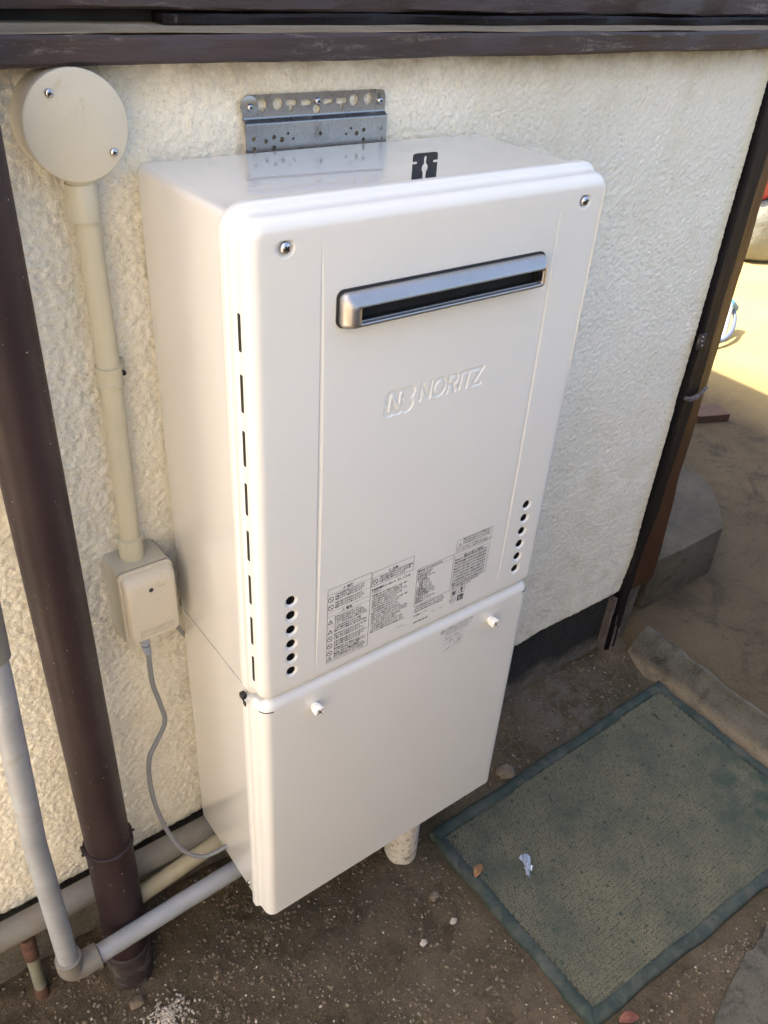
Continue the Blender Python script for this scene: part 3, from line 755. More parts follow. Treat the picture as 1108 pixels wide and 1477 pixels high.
# thumb screws of the lower panel
for kx_ in (0.0790, W-0.0790):
    c0 = (kx_-0.001, -D+0.0002, 0.6668)
    V2 = []; F2 = []; n = 48
    prof = [(0.0058, 0.0), (0.0058, 0.0012), (0.0062, 0.0022), (0.0072, 0.0045), (0.0074, 0.0130), (0.0066, 0.0142), (0.0028, 0.0144), (0.0026, 0.0125), (0.0001, 0.0125)]
    for i, (r_, h) in enumerate(prof):
        for j in range(n):
            a = 2*math.pi*j/n; g = 1.0 if i in (0, 1, 6, 7, 8) else (1.0-0.10*(1 if (j % 6) in (0, 1) else 0))
            V2.append((c0[0]+r_*g*math.cos(a), c0[1]-h, c0[2]+r_*g*math.sin(a)))
    for i in range(len(prof)-1):
        for j in range(n):
            k2 = (j+1) % n; F2.append((i*n+j, (i+1)*n+j, (i+1)*n+k2, i*n+k2))
    kn = autosm(raw('thumb_screw', V2, F2, 'knob_plastic', lp), 35)
    bm = bmesh.new(); a = R(35)
    for an in (a, a+math.pi/2):
        vs = box(bm, -0.0066, 0.0066, -0.00045, 0.00045, -0.0005, 0.0003)
        for v in vs:
            p = v.co.copy(); v.co = Vector((c0[0]+p.x*math.cos(an)-p.y*math.sin(an), c0[1]-0.0143-p.z, c0[2]+p.x*math.sin(an)+p.y*math.cos(an)))
    obj('slot', bm, 'black_rubber', kn)
# exhaust outlet
fx0, fx1, fz0, fz1 = 0.0975, 0.3745, 1.1870, 1.2225
bz = H
loft('exhaust_gasket', [(rrect(fx0-.0022, fx1+.0022, fz0-.001, fz1+.0022, .0085), -D+.001), (rrect(fx0-.0022, fx1+.0022, fz0-.001, fz1+.0022, .0085), -D-.0022), (rrect(fx0+.001, fx1-.001, fz0+.001, fz1-.001, .0065), -D-.0022)], 'black_rubber', H)
lo = [(rrect(fx0, fx1, fz0, fz1, .007), -D-.001), (rrect(fx0, fx1, fz0, fz1, .007), -D-.0075), (rrect(fx0+.0015, fx1-.0015, fz0+.0008, fz1-.0022, .007), -D-.0105),
      (rrect(fx0+.0050, fx1-.0050, fz0+.0022, fz1-.0075, .006), -D-.0150), (rrect(fx0+.0080, fx1-.0080, fz0+.0032, fz1-.0095, .0055), -D-.0168), (rrect(fx0+.0105, fx1-.0105, fz0+.0040, fz1-.0105, .005), -D-.0175),
      (rrect(fx0+.0165, fx1-.0115, fz0+.0062, fz1-.0125, .003), -D-.0175), (rrect(fx0+.0172, fx1-.0122, fz0+.0068, fz1-.0130, .0025), -D-.0165), (rrect(fx0+.0172, fx1-.0122, fz0+.0068, fz1-.0130, .0025), -D-.0085)]
ex = loft('exhaust_outlet', lo, 'brushed_steel', H, ang=60)
loft('duct', [(rrect(fx0+.0160, fx1-.0110, fz0+.0060, fz1-.0120, .002), -D-.0090), (rrect(fx0+.0160, fx1-.0110, fz0+.0060, fz1-.0120, .002), -D-.0006)], 'black_void', ex, capf=True)
boxo('inner_lip', fx0+.018, fx1-.013, -D-.0125, -D-.0115, fz0+.0069, fz0+.0079, 'zinc', ex)
boxo('inner_lip', fx1-.0135, fx1-.0128, -D-.0155, -D-.0095, fz0+.0080, fz1-.0135, 'zinc', ex)
# hanging lug standing behind the front rim
lc = W/2; zt2 = 1.3275; hw = 0.0157
out = []
def arcp(cx, cz, r, a0, a1, n=5): return [(cx+r*math.cos(R(a0+(a1-a0)*i/n)), cz+r*math.sin(R(a0+(a1-a0)*i/n))) for i in range(n+1)]
r3 = .003
out = arcp(lc+hw-r3, zt2-r3, r3, 0, 90)+arcp(lc-hw+r3, zt2-r3, r3, 90, 180)
out += [(lc-hw, 1.3200)]+arcp(lc-hw+.0045, 1.3187, .0013, 90, -90)+[(lc-hw, 1.3174), (lc-hw, 1.2990), (lc-.0027, 1.2990), (lc-.0027, 1.3095)]
out += arcp(lc, 1.3130, .0045, 232, 115, 6)+[(lc-.0019, 1.3190)]+arcp(lc, 1.3225, .0022, 180, 0, 6)+[(lc+.0019, 1.3190)]+arcp(lc, 1.3130, .0045, 65, -52, 6)
out += [(lc+.0027, 1.3095), (lc+.0027, 1.2990), (lc+hw, 1.2990), (lc+hw, 1.3174)]+arcp(lc+hw-.0045, 1.3187, .0013, 270, 90)+[(lc+hw, 1.3200)]
plate('hanging_lug', out, [], 0.0016, 'dark_steel', H, -0.1965)
# small plug beside the lower edge
_, sy, sz = at(359, 1270, 0, 0.0)
bm = bmesh.new(); bmesh.ops.create_uvsphere(bm, u_segments=12, v_segments=8, radius=0.0042)
for v in bm.verts: v.co = Vector((v.co.x*0.5-0.0005, v.co.y+sy, v.co.z*1.2+sz-.006))
obj('drain_plug', bm, 'zinc', H, True)

# --- printed labels -------------------------------------------------
YP = -D-0.00025
def noent(x, z, r):      # prohibition sign
    it = []
    n = 20
    for i in range(n):
        a, b = 2*math.pi*i/n, 2*math.pi*(i+1)/n
        it.append(([(x+r*math.cos(a), z+r*math.sin(a)), (x+r*math.cos(b), z+r*math.sin(b)), (x+.8*r*math.cos(b), z+.8*r*math.sin(b)), (x+.8*r*math.cos(a), z+.8*r*math.sin(a))], 0, 0, 0))
    c_, s_ = math.cos(R(-45)), math.sin(R(-45)); l, q = r*.82, r*.1
    it.append(([(x-l*c_+q*s_, z-l*s_-q*c_), (x+l*c_+q*s_, z+l*s_-q*c_), (x+l*c_-q*s_, z+l*s_+q*c_), (x-l*c_-q*s_, z-l*s_+q*c_)], 0, 0, 0))
    return it
def warn(x, z, r):
    P_ = [(x+r*math.cos(R(a)), z-r*.2+r*math.sin(R(a))) for a in (90, 210, 330)]; Q_ = [(x+.66*r*math.cos(R(a)), z-r*.2+.66*r*math.sin(R(a))) for a in (90, 210, 330)]
    it = [([P_[i], P_[(i+1) % 3], Q_[(i+1) % 3], Q_[i]], 0, 0, 0) for i in range(3)]
    it.append((rect(x-r*.07, x+r*.07, z-r*.22, z+r*.28), 0, 0, 0)); return it
KJ = ["機器の排気口・給気口をふさがない", "一酸化炭素中毒のおそれがあります", "スプレー缶などを近くに置かない", "火災や爆発の原因になります", "洗濯物をかけたりおおったりしない", "ガス漏れ時は火をつけない", "電源プラグの抜き差しをしない",
      "運転中は高温部に手を触れない", "やけどのおそれがあります", "お湯の温度を確かめてから使用する", "分解・修理・改造をしない", "感電や故障の原因になります", "長期間使用しない場合は水を抜く", "凍結するおそれがあるときは確認する",
      "風呂の追いだき時はふたをする", "指定のガスと電源で使用する", "必ず接地工事を行ってください", "アースを確実に取り付ける"]
def para(x, z, w_, size, pitch, n, seed, short=0.25):
    n = max(1, int(round(n*pitch/(pitch*1.16)))); pitch *= 1.16; size *= 0.94
    r_ = random.Random(seed); it = []
    for i in range(n):
        s = r_.choice(KJ); s2 = s+r_.choice(KJ)
        k_ = max(3, int(w_/size*(1-r_.random()*short))); it.append((s2[:k_], x, z-size*.8-i*pitch, size, 1.0, size*0.028))
    return it
def label(name, items, m='print_ink'): return textmesh(name, items, m, H, YP)
# danger / warning table
it = frame_items(0.0945, 0.1595, 0.7330, 0.8555)
it += warn(0.1185, 0.8500, 0.0024)+[("危険", 0.1225, 0.8478, 0.0046, 1.0, .00012)]
it += [(rect(.0950, .1590, .8462, .8465), 0, 0, 0)]
for i, z_ in enumerate((0.8385, 0.8255)): it += noent(0.0995, z_, 0.0042)+para(0.1055, z_+.0060, .052, .0031, .0031, 4, 10+i)
it += warn(0.1185, 0.8150, 0.0024)+[("警告", 0.1225, 0.8128, 0.0046, 1.0, .00012)]
it += [(rect(.0950, .1590, .8182, .8185), 0, 0, 0), (rect(.0950, .1590, .8110, .8113), 0, 0, 0), (rect(.1055, .1590, .8320, .8322), 0, 0, 0)]
for i, (z_, kind, nl) in enumerate(((.8020, 'w', 5), (.7860, 'w', 4), (.7735, 'n', 4), (.7610, 'n', 4), (.7490, 'n', 3), (.7395, 'w', 3))):
    it += (warn(0.0995, z_, 0.0046) if kind == 'w' else noent(0.0995, z_, 0.0040))+para(0.1055, z_+.0062, .052, .0031, .0031, nl, 20+i)
    if i < 5: it += [(rect(.0950, .1590, z_-.0078, z_-.0076), 0, 0, 0)]
label('warning_label', it)
it = frame_items(0.1605, 0.2270, 0.8310, 0.8540)
it += warn(0.1880, 0.8480, 0.0024)+[("注意", 0.1920, 0.8458, 0.0046, 1.0, .00012), (rect(.161, .2265, .8445, .8448), 0, 0, 0)]+noent(0.1660, 0.8375, 0.0042)+para(0.1725, 0.8435, .053, .0031, .0032, 4, 40)
it += [("取扱説明書をよく読んで、正しくご使用", 0.1610, 0.8235, 0.0039, 0.88, .0001), ("ください。", 0.1610, 0.8190, 0.0039, 0.88, .0001)]
it += para(0.1625, 0.8165, .063, .0030, .00335, 20, 41, 0.35)+[("NSC6005-2", 0.2080, 0.7385, 0.0026, 1.0)]
label('caution_label', it)
it = frame_items(0.2345, 0.2975, 0.7640, 0.8275, .0005)+[(rect(.235, .297, .8208, .8211), 0, 0, 0)]
it += [("型式名 GT-C2062SAWX", 0.2360, 0.8222, 0.0040, 1.0, .0001)]
rows = ["型式 GT-C200SA", "外装型 屋外式", "都市ガス用 12A 13A", "ガス消費量", "　給湯 36.3kW", "　追焚 10.2kW", "ガス種  12A  13A", "定格電圧 AC100V", "定格周波数 50/60Hz", "定格消費電力 49/53W", "待機時消費電力 1.2W", "製造年月 19.12", "製造番号 19.12-012345", "株式会社ノーリツ"]
it += [(s, 0.2362, 0.8170-i*.00378, 0.0034, 1.0, .00006) for i, s in enumerate(rows)]
it += para(0.2362, 0.7625, .055, .0031, .0034, 4, 43, 0.1)+[("株式会社ノーリツ", 0.2362, 0.7450, 0.0030, 1.0, .0001), ("NAF-1", 0.2680, 0.7395, 0.0025), ("DB907", 0.2820, 0.7385, 0.0025)]
it += [(rect(0.2365+i*.0021, 0.2365+i*.0021+(0.0015 if i % 3 else 0.0008), 0.7325, 0.7352), 0, 0, 0) for i in range(12)]
label('rating_plate', it)
it = frame_items(0.3000, 0.3640, 0.8265, 0.8490, .0004)+warn(0.3060, 0.8400, 0.0034)
it += para(0.3110, 0.8482, .052, .0029, .0033, 4, 44, 0.05)+para(0.3010, 0.8350, .062, .0029, .0033, 2, 45, 0.2)+[("ご注意 特定", 0.3490, 0.8290, 0.0030)]
x0, x1, z0, z1 = 0.3000, 0.3630, 0.7700, 0.8215
it += frame_items(x0, x1, z0+.001, z1, .0004)+[("設計上の標準使用期間", 0.3160, 0.8172, 0.0034, 1.0, .0001)]
for i in range(10): it.append((rect(x0, x1, z1-.0052*(i+1), z1-.0052*(i+1)+.0003), 0, 0, 0))
for i in range(1, 7): it.append((rect(x0+.009*i, x0+.009*i+.0003, z0+.006, z1-.0052), 0, 0, 0))
for i in range(9): it += para(0.3008, z1-.0054-.0052*i, .061, .0031, .0034, 1, 50+i, 0.0)
it += para(0.3008, 0.7695, .060, .0029, .0033, 1, 60, 0.3)+para(0.3008, 0.7660, .040, .0029, .0033, 1, 61, 0.1)
label('inspection_table', it)
it = frame_items(0.3010, 0.3120, 0.7505, 0.7610, .0005)+frame_items(0.3150, 0.3260, 0.7510, 0.7615, .0005)
it += [("認", 0.3030, 0.7530, 0.0072, 1, .0002), (circ(0.3205, 0.7580, 0.0024), 0, 0, 0), (rect(.3190, .3220, .7525, .7550), 0, 0, 0), (rect(.3165, .3245, .7517, .7521), 0, 0, 0)]
it += [(rect(0.3140, 0.3255, 0.7375, 0.7480), 0, 0, 0)]
n = 20
for i in range(n):
    a, b = 2*math.pi*i/n, 2*math.pi*(i+1)/n; x_, z_, r_ = .3055, .7432, .0056
    it.append(([(x_+r_*math.cos(a), z_+r_*math.sin(a)), (x_+r_*math.cos(b), z_+r_*math.sin(b)), (x_+.9*r_*math.cos(b), z_+.9*r_*math.sin(b)), (x_+.9*r_*math.cos(a), z_+.9*r_*math.sin(a))], 0, 0, 0))
it += [("Y7", 0.3020, 0.7412, 0.0050, 1, .0001)]
label('certification_marks', it)
textmesh('certification_mark_inset', [("S", 0.3160, 0.7395, 0.0085, 1, .0002), ("①", 0.3200, 0.7398, 0.0062)], 'heater_enamel', H, YP-0.0002)
it = []
n = 20; x_, z_, r_ = 0.2955, 0.6865, 0.0036
for i in range(n):
    a, b = 2*math.pi*i/n, 2*math.pi*(i+1)/n
    it.append(([(x_+r_*math.cos(a), z_+r_*math.sin(a)), (x_+r_*math.cos(b), z_+r_*math.sin(b)), (x_+.55*r_*math.cos(b), z_+.55*r_*math.sin(b)), (x_+.55*r_*math.cos(a), z_+.55*r_*math.sin(a))], 0, 0, 0))
it += [(rect(.2951, .2959, .6845, .6885), 0, 0, 0)]
it += [("この配管カバーの取り付け時の注意", 0.3010, 0.6880, 0.0036, .9, .00008)]+para(0.3010, 0.6865, .058, .0029, .0032, 4, 70, .3)+para(0.3010, 0.6730, .045, .0029, .0032, 2, 71, .3)
it += [("（ゆるめる）", 0.2960, 0.6590, 0.0030), ("（しめる）", 0.2960, 0.6450, 0.0030), ("つまみねじ", 0.3500, 0.6580, 0.0029)]
it += frame_items(0.3130, 0.3200, 0.6490, 0.6610, .0004)
for (a, b, c_, e) in ((.324, .650, .336, .664), (.324, .664, .336, .650), (.330, .645, .331, .668), (.320, .656, .338, .657)):
    dx, dz = c_-a, e-b; l = math.hypot(dx, dz); nx, nz = -dz/l*.0004, dx/l*.0004
    it.append(([(a-nx, b-nz), (c_-nx, e-nz), (c_+nx, e+nz), (a+nx, b+nz)], 0, 0, 0))
lbl = textmesh('cover_label', it, 'pale_print_ink', H, -D+0.0006-0.00025)
it = [(rect(.3105, .3165, .6625, .6636), 0, 0, 0), (rect(.3075, .3130, .6480, .6491), 0, 0, 0)]
textmesh('cover_label_arrow', it, 'print_ink', H, -D+0.0006-0.0003)
settle(H)

# ================================================================== BRACKET
B = thing('mounting_bracket', 'perforated stainless steel mounting bracket screwed to the stucco above the heater', 'bracket', (0.228, -0.005, 1.30))
ya, yb = -0.0050, -0.0105
def u1(cx, cy, y_): p = at(340+cx/9.233, 120+cy/9.233, 1, y_); return p[0], p[2]
def u2(cx, cy, y_): p = at(450+cx/9.233, 120+cy/9.233, 1, y_); return p[0], p[2]
xl, xr = 0.1325, 0.3240
zb1 = 1.3315
def slot(cx, cz, w_, h, n=5):
    return arcp(cx+w_/2-h/2, cz, h/2, -90, 90, n)+arcp(cx-w_/2+h/2, cz, h/2, 90, 270, n)
def tee(cx, cz):
    w_, h = .0150, .0062; s = .0022
    return [(cx-w_/2+.001, cz+h/2), (cx-w_/2, cz+h/4), (cx-w_/2, cz-h/4), (cx-w_/2+.001, cz-h/2), (cx-.0026, cz-h/2), (cx-.0026, cz-h/2-.004), (cx-.0012, cz-h/2-.0062), (cx+.0012, cz-h/2-.0062), (cx+.0026, cz-h/2-.004), (cx+.0026, cz-h/2), (cx+w_/2-.001, cz-h/2), (cx+w_/2, cz-h/4), (cx+w_/2, cz+h/4), (cx+w_/2-.001, cz+h/2)]
holes = []
for q in (u1(350, 290, ya), u1(563, 275, ya), u2(560, 222, ya), u2(752, 208, ya)): holes.append(circ(q[0], q[1], 0.0066, 18))
q = u1(740, 262, ya); holes.append(tee(*q)); q = u2(398, 232, ya); holes.append(tee(*q))
q = u1(940, 258, ya); holes.append(slot(q[0], q[1], .0150, .0058)); q = u2(210, 240, ya); holes.append(slot(q[0], q[1], .0140, .0058))
q = u2(65, 345, ya); holes.append(circ(q[0], q[1]+.0005, 0.0052, 16))
q = u2(890, 165, ya); holes.append([(q[0]-.0024, q[1]-.002), (q[0]+.0024, q[1]-.002), (q[0]+.0012, q[1]+.0025), (q[0]-.0012, q[1]+.0025)])
zt3 = at(450, 133, 1, ya)[2]
outer = [(xl, zb1), (xr, zb1)]+arcp(xr-.008, zt3-.008, .008, 0, 90)+arcp(xl+.008, zt3-.008, .008, 90, 180)
plate('upper_flange', outer, holes, 0.0018, 'stainless_plate', B, ya)
zc = 1.3265
# joggle between the flanges, with rolled bends
pr = [(ya+.0009, zb1), (ya, zb1-.0), (ya-.0006, zb1-.0008), (yb+.0006, zc+.0008), (yb, zc), (yb+.0009, zc-.0002)]
V2 = []; F2 = []
prof = [(ya, zb1+.001), (ya-.0002, zb1), (ya-.0010, zb1-.0009), (yb+.0008, zc+.0009), (yb, zc), (yb, zc-.001), (yb+.0016, zc-.001), (ya+.0014, zb1-.0008), (ya+.0016, zb1+.001)]
for x_ in (xl, xr): V2 += [(x_, a, b) for a, b in prof]
n = len(prof)
for j in range(n): F2.append((j, (j+1) % n, n+(j+1) % n, n+j))
F2 += [tuple(range(n)), tuple(range(n, 2*n))[::-1]]
o = raw('joggle', V2, F2, 'stainless_plate', B)
bm = bmesh.new(); bm.from_mesh(o.data); bmesh.ops.recalc_face_normals(bm, faces=bm.faces); bm.to_mesh(o.data); bm.free(); autosm(o, 50)
holes = []
for cx, cy, r_ in ((242, 745, .0024), (405, 775, .0024), (513, 720, .0024), (618, 752, .0028), (700, 668, .0015), (770, 738, .0014), (246, 878, .0024), (513, 855, .0024)):
    q = u1(cx, cy, yb); holes.append(circ(q[0], q[1], r_, 14))
for cx, cy, r_ in ((113, 668, .0022), (522, 600, .0015), (455, 678, .0014), (595, 665, .0028), (690, 620, .0022), (685, 745, .0022), (920, 600, .0023), (915, 727, .0023)):
    q = u2(cx, cy, yb); holes.append(circ(q[0], q[1], r_, 14))
plate('lower_flange', [(xl, 1.290), (xr, 1.290), (xr, zc-.001), (xl, zc-.001)], holes, 0.0016, 'stainless_plate', B, yb)
q = u1(180, 310, ya); lathe('washer', [(.0108, 0), (.0108, .0011), (.0100, .0014), (.0001, .0014)], 'stainless_plate', B, (q[0], ya+.0004, q[1]), n=28)
screw(B, q[0]+.0002, ya-.0010, q[1]-.0008, .0040, 'zinc')
q = u2(72, 235, ya); screw(B, q[0], ya-.0004, q[1], .0042, 'zinc')
q = u2(900, 228, ya); screw(B, q[0], ya-.0004, q[1], .0042, 'zinc')
settle(B)

# ================================================================== ELECTRICAL
jc = (-0.0605, 1.3410); jr = 0.0500
J = thing('junction_box', 'round beige plastic junction box on the stucco under the sill', 'junction box', (jc[0], 0, jc[1]))
lathe('box_body', [(jr-.001, -.004), (jr-.001, .034), (jr-.003, .036), (.0001, .036)], 'warm_grey_plastic', J, (jc[0], 0, jc[1]), n=64)
lid = lathe('lid', [(jr-.002, .0355), (jr, .0362), (jr, .0395), (jr-.0008, .0405), (jr-.002, .0410), (.0001, .0412)], 'beige_lid', J, (jc[0], 0, jc[1]), n=64)
for px_, py_ in ((70.5, 134.5), (164.5, 220)):
    q = at(px_, py_, 1, -.042); screw(lid, q[0], -0.0408, q[2], .0042, 'zinc')
q = at(117, 148, 1, -.0415)
em = textmesh('embossed_lettering', [(s, q[0], q[2]-i*.0062, .0056, 1.0) for i, s in enumerate(["E", "T", "I", "ﾄ", "S"])], 'beige_lid', lid, -0.04125)
em.data.transform(Matrix.Translation((0, 0, 0)))
so_ = em.modifiers.new('s', 'SOLIDIFY'); so_.thickness = 0.0005; so_.offset = 0
lathe('hub', [(.0158, -.030), (.0158, .004), (.0152, .006)], 'beige_pvc', J, (jc[0]+.001, -.022, jc[1]-.060), 'z', 28)
settle(J)
CR = 0.0128; cxp = [(-0.0582, 1.298), (-0.0560, 1.08), (-0.0590, 0.83)]
cyp = -0.0215
Cn = thing('conduit_pipe', 'beige plastic conduit pipe between round junction box and outlet box', 'conduit', (-0.057, cyp, 1.05))
tubeo('pipe', [(a, cyp, b) for a, b in cxp], CR, 'beige_pvc', Cn, 28)
tubeo('coupling', [(-0.0580, cyp, 1.301), (-.0580, cyp, 1.277), (-.0579, cyp, 1.2765)], [CR+.0022, CR+.0022, CR+.0014], 'beige_pvc', Cn, 28)
tubeo('coupling', [(-0.0589, cyp, 0.8545), (-0.0589, cyp, 0.8540), (-.0591, cyp, 0.815)], [CR+.0016, CR+.0028, CR+.0028], 'beige_pvc', Cn, 28)
zk = at(162, 545, 1, -.03)[2]
tubeo('clamp', [(-.0563, cyp, zk+.0115), (-.0563, cyp, zk+.0110), (-.0563, cyp, zk+.0085), (-.0563, cyp, zk+.0080), (-.0563, cyp, zk-.0080), (-.0563, cyp, zk-.0085), (-.0563, cyp, zk-.0110), (-.0563, cyp, zk-.0115)], [CR+.0008, CR+.0024, CR+.0024, CR+.0014, CR+.0014, CR+.0024, CR+.0024, CR+.0008], 'beige_pvc', Cn, 28)
boxo('clamp_tab', -.046, -.032, -.0065, .002, zk-.008, zk+.010, 'beige_pvc', Cn, .003)
q = at(180, 538, 1, -.008); screw(Cn, q[0]-.001, -.0062, q[2], .0035, 'dark_steel')
settle(Cn)

O = thing('outlet_box', 'warm grey weatherproof outlet box with hooded cover left of the heater', 'outlet box', (-.055, 0, .70))
bx0, bx1, bz0, bz1 = -.0925, -.0200, .7030, .8240
def yloft(name, loops, m, parent, capf=True): return loft(name, loops, m, parent, capf=capf)
yloft('back_box', [(rrect(bx0, bx1, bz0, bz1, .007), .003), (rrect(bx0, bx1, bz0, bz1, .007), -.0455), (rrect(bx0+.001, bx1-.001, bz0+.001, bz1-.001, .007), -.0475)], 'greenish_grey_plastic', O)
yloft('gasket', [(rrect(bx0+.0025, bx1-.0025, bz0+.0025, bz1-.0025, .007), -.0470), (rrect(bx0+.0025, bx1-.0025, bz0+.0025, bz1-.0025, .007), -.0500)], 'greenish_grey_plastic', O)
yloft('base_plate', [(rrect(bx0+.0005, bx1+.0005, bz0+.0005, bz1-.0005, .008), -.0500), (rrect(bx0+.0005, bx1+.0005, bz0+.0005, bz1-.0005, .008), -.0535), (rrect(bx0+.0015, bx1-.0005, bz0+.0015, bz1-.0015, .008), -.0545)], 'warm_grey_plastic', O)
# hood: slopes forward towards the bottom
cv = [(rrect(bx0+.0030, bx1-.0010, bz0+.0160, bz1-.0030, .008), -.0540), (rrect(bx0+.0030, bx1-.0010, bz0+.0150, bz1-.0045, .008), -.0600),
      (rrect(bx0+.0040, bx1-.0020, bz0+.0140, bz1-.0100, .008), -.0655), (rrect(bx0+.0065, bx1-.0045, bz0+.0155, bz1-.0155, .007), -.0685), (rrect(bx0+.0100, bx1-.0080, bz0+.0185, bz1-.0190, .005), -.0692)]
hood = yloft('hood', cv, 'warm_grey_plastic', O)
hcx = (bx0+bx1)/2
lathe('hood_hole', [(.0031, .0), (.0031, .0006), (.0022, .0007)], 'dark_steel', hood, (hcx-.0005, -.0690, bz1-.0262), n=20)
# embossed panel along the foot of the hood, and letters
def emb(name, items):
    o = textmesh(name, items, 'warm_grey_plastic', hood, -.06945); md = o.modifiers.new('s', 'SOLIDIFY'); md.thickness = .0007; md.offset = 0; return o
xa2, xb2, za2, zb2_ = bx0+.0145, bx1-.0105, bz0+.0210, bz0+.0325
it = frame_items(xa2, xb2, za2, zb2_, .0007)
for i, c_ in enumerate("(○Ｈ□"): it += frame_items(xa2+.002+i*.0115, xa2+.010+i*.0115, za2+.0018, zb2_-.0018, .0006)+[("COPP"[i], xa2+.0045+i*.0115, za2+.0038, .0060, 1.0)]
emb('embossed_panel', it)
emb('embossed_letter', [("W", hcx+.0095, bz1-.0275, .0060, 1.0)]); emb('embossed_letter', [("P", hcx+.0165, bz1-.0272, .0060, 1.0)])
settle(O)
cab = thing('power_cord', 'grey power cord hanging from the outlet box down behind the heater foot', 'power cord', (-.05, -.05, .45))
pxs = [(214, 942, -.050), (220, 985, -.048), (231, 1015, -.046), (238, 1040, -.046), (228, 1066, -.047), (216, 1092, -.050), (216, 1125, -.055), (224, 1160, -.062), (237, 1190, -.070), (254, 1216, -.080), (272, 1231, -.090), (296, 1235, -.100), (326, 1221, -.108), (350, 1205, -.112)]
pp = [at(a, b, 1, y_) for a, b, y_ in pxs]
tubeo('cable', spline(pp, 6), 0.0036, 'grey_cable', cab, 14)
p0 = Vector(pp[0]); top = Vector((hcx+.004, -.052, bz0+.012))
q1 = at(206, 918, 1, -.052); q2 = at(210, 930, 1, -.051)
plug = tubeo('plug', [(q1[0], q1[1], q1[2]+.012), (q1[0], q1[1], q1[2]), (q2[0], q2[1], q2[2]+.004), (q2[0], q2[1], q2[2]+.001)], [.0095, .0092, .0066, .0056], 'blue_grey_plug', cab, 16)
for i in range(4):
    f = i/3.0; c_ = Vector(q2).lerp(p0, 0.15+f*0.75)
    tubeo('strain_relief', [c_+Vector((0, 0, .0014)), c_-Vector((0, 0, .0014))], [.0060-.0004*i, .0060-.0004*i], 'blue_grey_plug', plug, 14)
tubeo('strain_core', [Vector(q2)+Vector((0, 0, .004)), p0-Vector((0, 0, .003))], .0042, 'grey_cable', plug, 12)
settle(cab)
pp = [at(a, b, 1, y_) for a, b, y_ in ((249, 896, -.030), (257, 905, -.030), (264, 913, -.012), (275, 925, -.004))]
tag(tubeo('earth_wire', spline(pp, 4), .0030, 'grey_cable', None, 10), 'short grey wire from the outlet box into the gap behind the heater', 'wire')

# ================================================================== PIPES
dp = thing('downpipe', 'thick dark brown plastic rain downpipe standing in front of the wall', 'downpipe', (-.172, -.072, 0))
dx, dy = -0.1715, -0.072
tubeo('pipe', [(dx+.002, dy, 3.0), (dx+.001, dy, 1.2), (dx, dy, .365)], .0325, 'brown_pvc', dp, 40)
tubeo('lower_pipe', [(dx, dy, .366), (dx-.001, dy, .20), (dx-.004, dy-.001, .085)], .0345, 'brown_pvc', dp, 40)
tubeo('pipe_strap', [(dx, dy, .366), (dx, dy, .3645), (dx, dy, .3575), (dx, dy, .356)], [.0348, .0366, .0366, .0348], 'brown_pvc', dp, 40)
for s in (-1, 1):
    boxo('strap_lug', dx+s*.0360-.0024, dx+s*.0360+.0024, dy+.000, dy+.012, .355, .367, 'brown_pvc', dp, .0015)
    tubeo('strap_bolt', [(dx+s*.0365-.004, dy-.001, .361), (dx+s*.0365+.004, dy-.001, .361)], .0022, 'dull_brown_pvc', dp, 8)
tubeo('socket', [(dx-.004, dy-.001, .090), (dx-.004, dy-.001, .088), (dx-.004, dy-.001, .070), (dx-.004, dy-.001, .068), (dx-.004, dy-.001, .058), (dx-.004, dy-.001, .056), (dx-.004, dy-.001, .040), (dx-.003, dy, .012), (dx-.003, dy, -.02)], [.0350, .0372, .0372, .0362, .0362, .0370, .0368, .0352, .0350], 'dull_brown_pvc', dp, 40)
settle(dp)
gp = thing('drain_pipe', 'light grey plastic pipe turning by an elbow under the heater', 'pipe', (-.27, -.12, .17))
gx_, gy_, gz_ = -0.2715, -0.120, 0.186
v0 = at(-7, 960, 1, gy_)
tubeo('riser', [(v0[0]+.006, gy_, 1.55), (v0[0], gy_, .80), (gx_, gy_, .50), (gx_, gy_, gz_+.012)], .0150, 'grey_pvc', gp, 28)
tubeo('coupling', [(v0[0], gy_, .828), (v0[0]+.003, gy_, .90)], .0185, 'grey_pvc_dull', gp, 24)
eb = [(gx_, gy_, gz_+.030), (gx_, gy_, gz_+.029), (gx_, gy_, gz_+.006)]
for i in range(1, 7): a = R(15*i); eb.append((gx_+.014*(1-math.cos(a)), gy_, gz_+.006-.014*math.sin(a)))
eb += [(gx_+.042, gy_, gz_-.007), (gx_+.043, gy_, gz_-.007)]
tubeo('elbow', eb, [.0165]+[.0192]*(len(eb)-2)+[.0168], 'grey_pvc_dull', gp, 28)
tubeo('run', [(gx_+.035, gy_, gz_-.008), (-.11, gy_, gz_+.001), (0.02, gy_, gz_+.008), (.36, gy_, gz_+.020)], .0150, 'grey_pvc', gp, 28)
settle(gp)
def pip(px0, px1, y_, ext0, ext1):
    a = Vector(at(*px0, 1, y_)); b = Vector(at(*px1, 1, y_)); d_ = (b-a)
    return [a-d_*ext0, a, a+d_*.33, a+d_*.66, b, b+d_*ext1]
tag(tubeo('foundation_pipe', pip((0, 1353), (295, 1195), -.030, .5, .7), .0210, 'grey_pvc_dull', None, 28), 'dusty dark grey pipe running along the footing just under the stucco edge', 'pipe')
tag(tubeo('cream_pipe', pip((200, 1292), (318, 1211), -.062, .25, .9), .0145, 'cream_pvc', None, 26), 'cream pipe coming from behind the brown downpipe below the hanging cord', 'pipe')
rp = thing('rusty_pipe', 'short rusty painted pipe rising from the ground beneath the grey footing pipe', 'pipe', (-.31, -.03, 0))
a = Vector(at(58, 1420, 1, -.035)); b = Vector(at(38, 1352, 1, -.035))
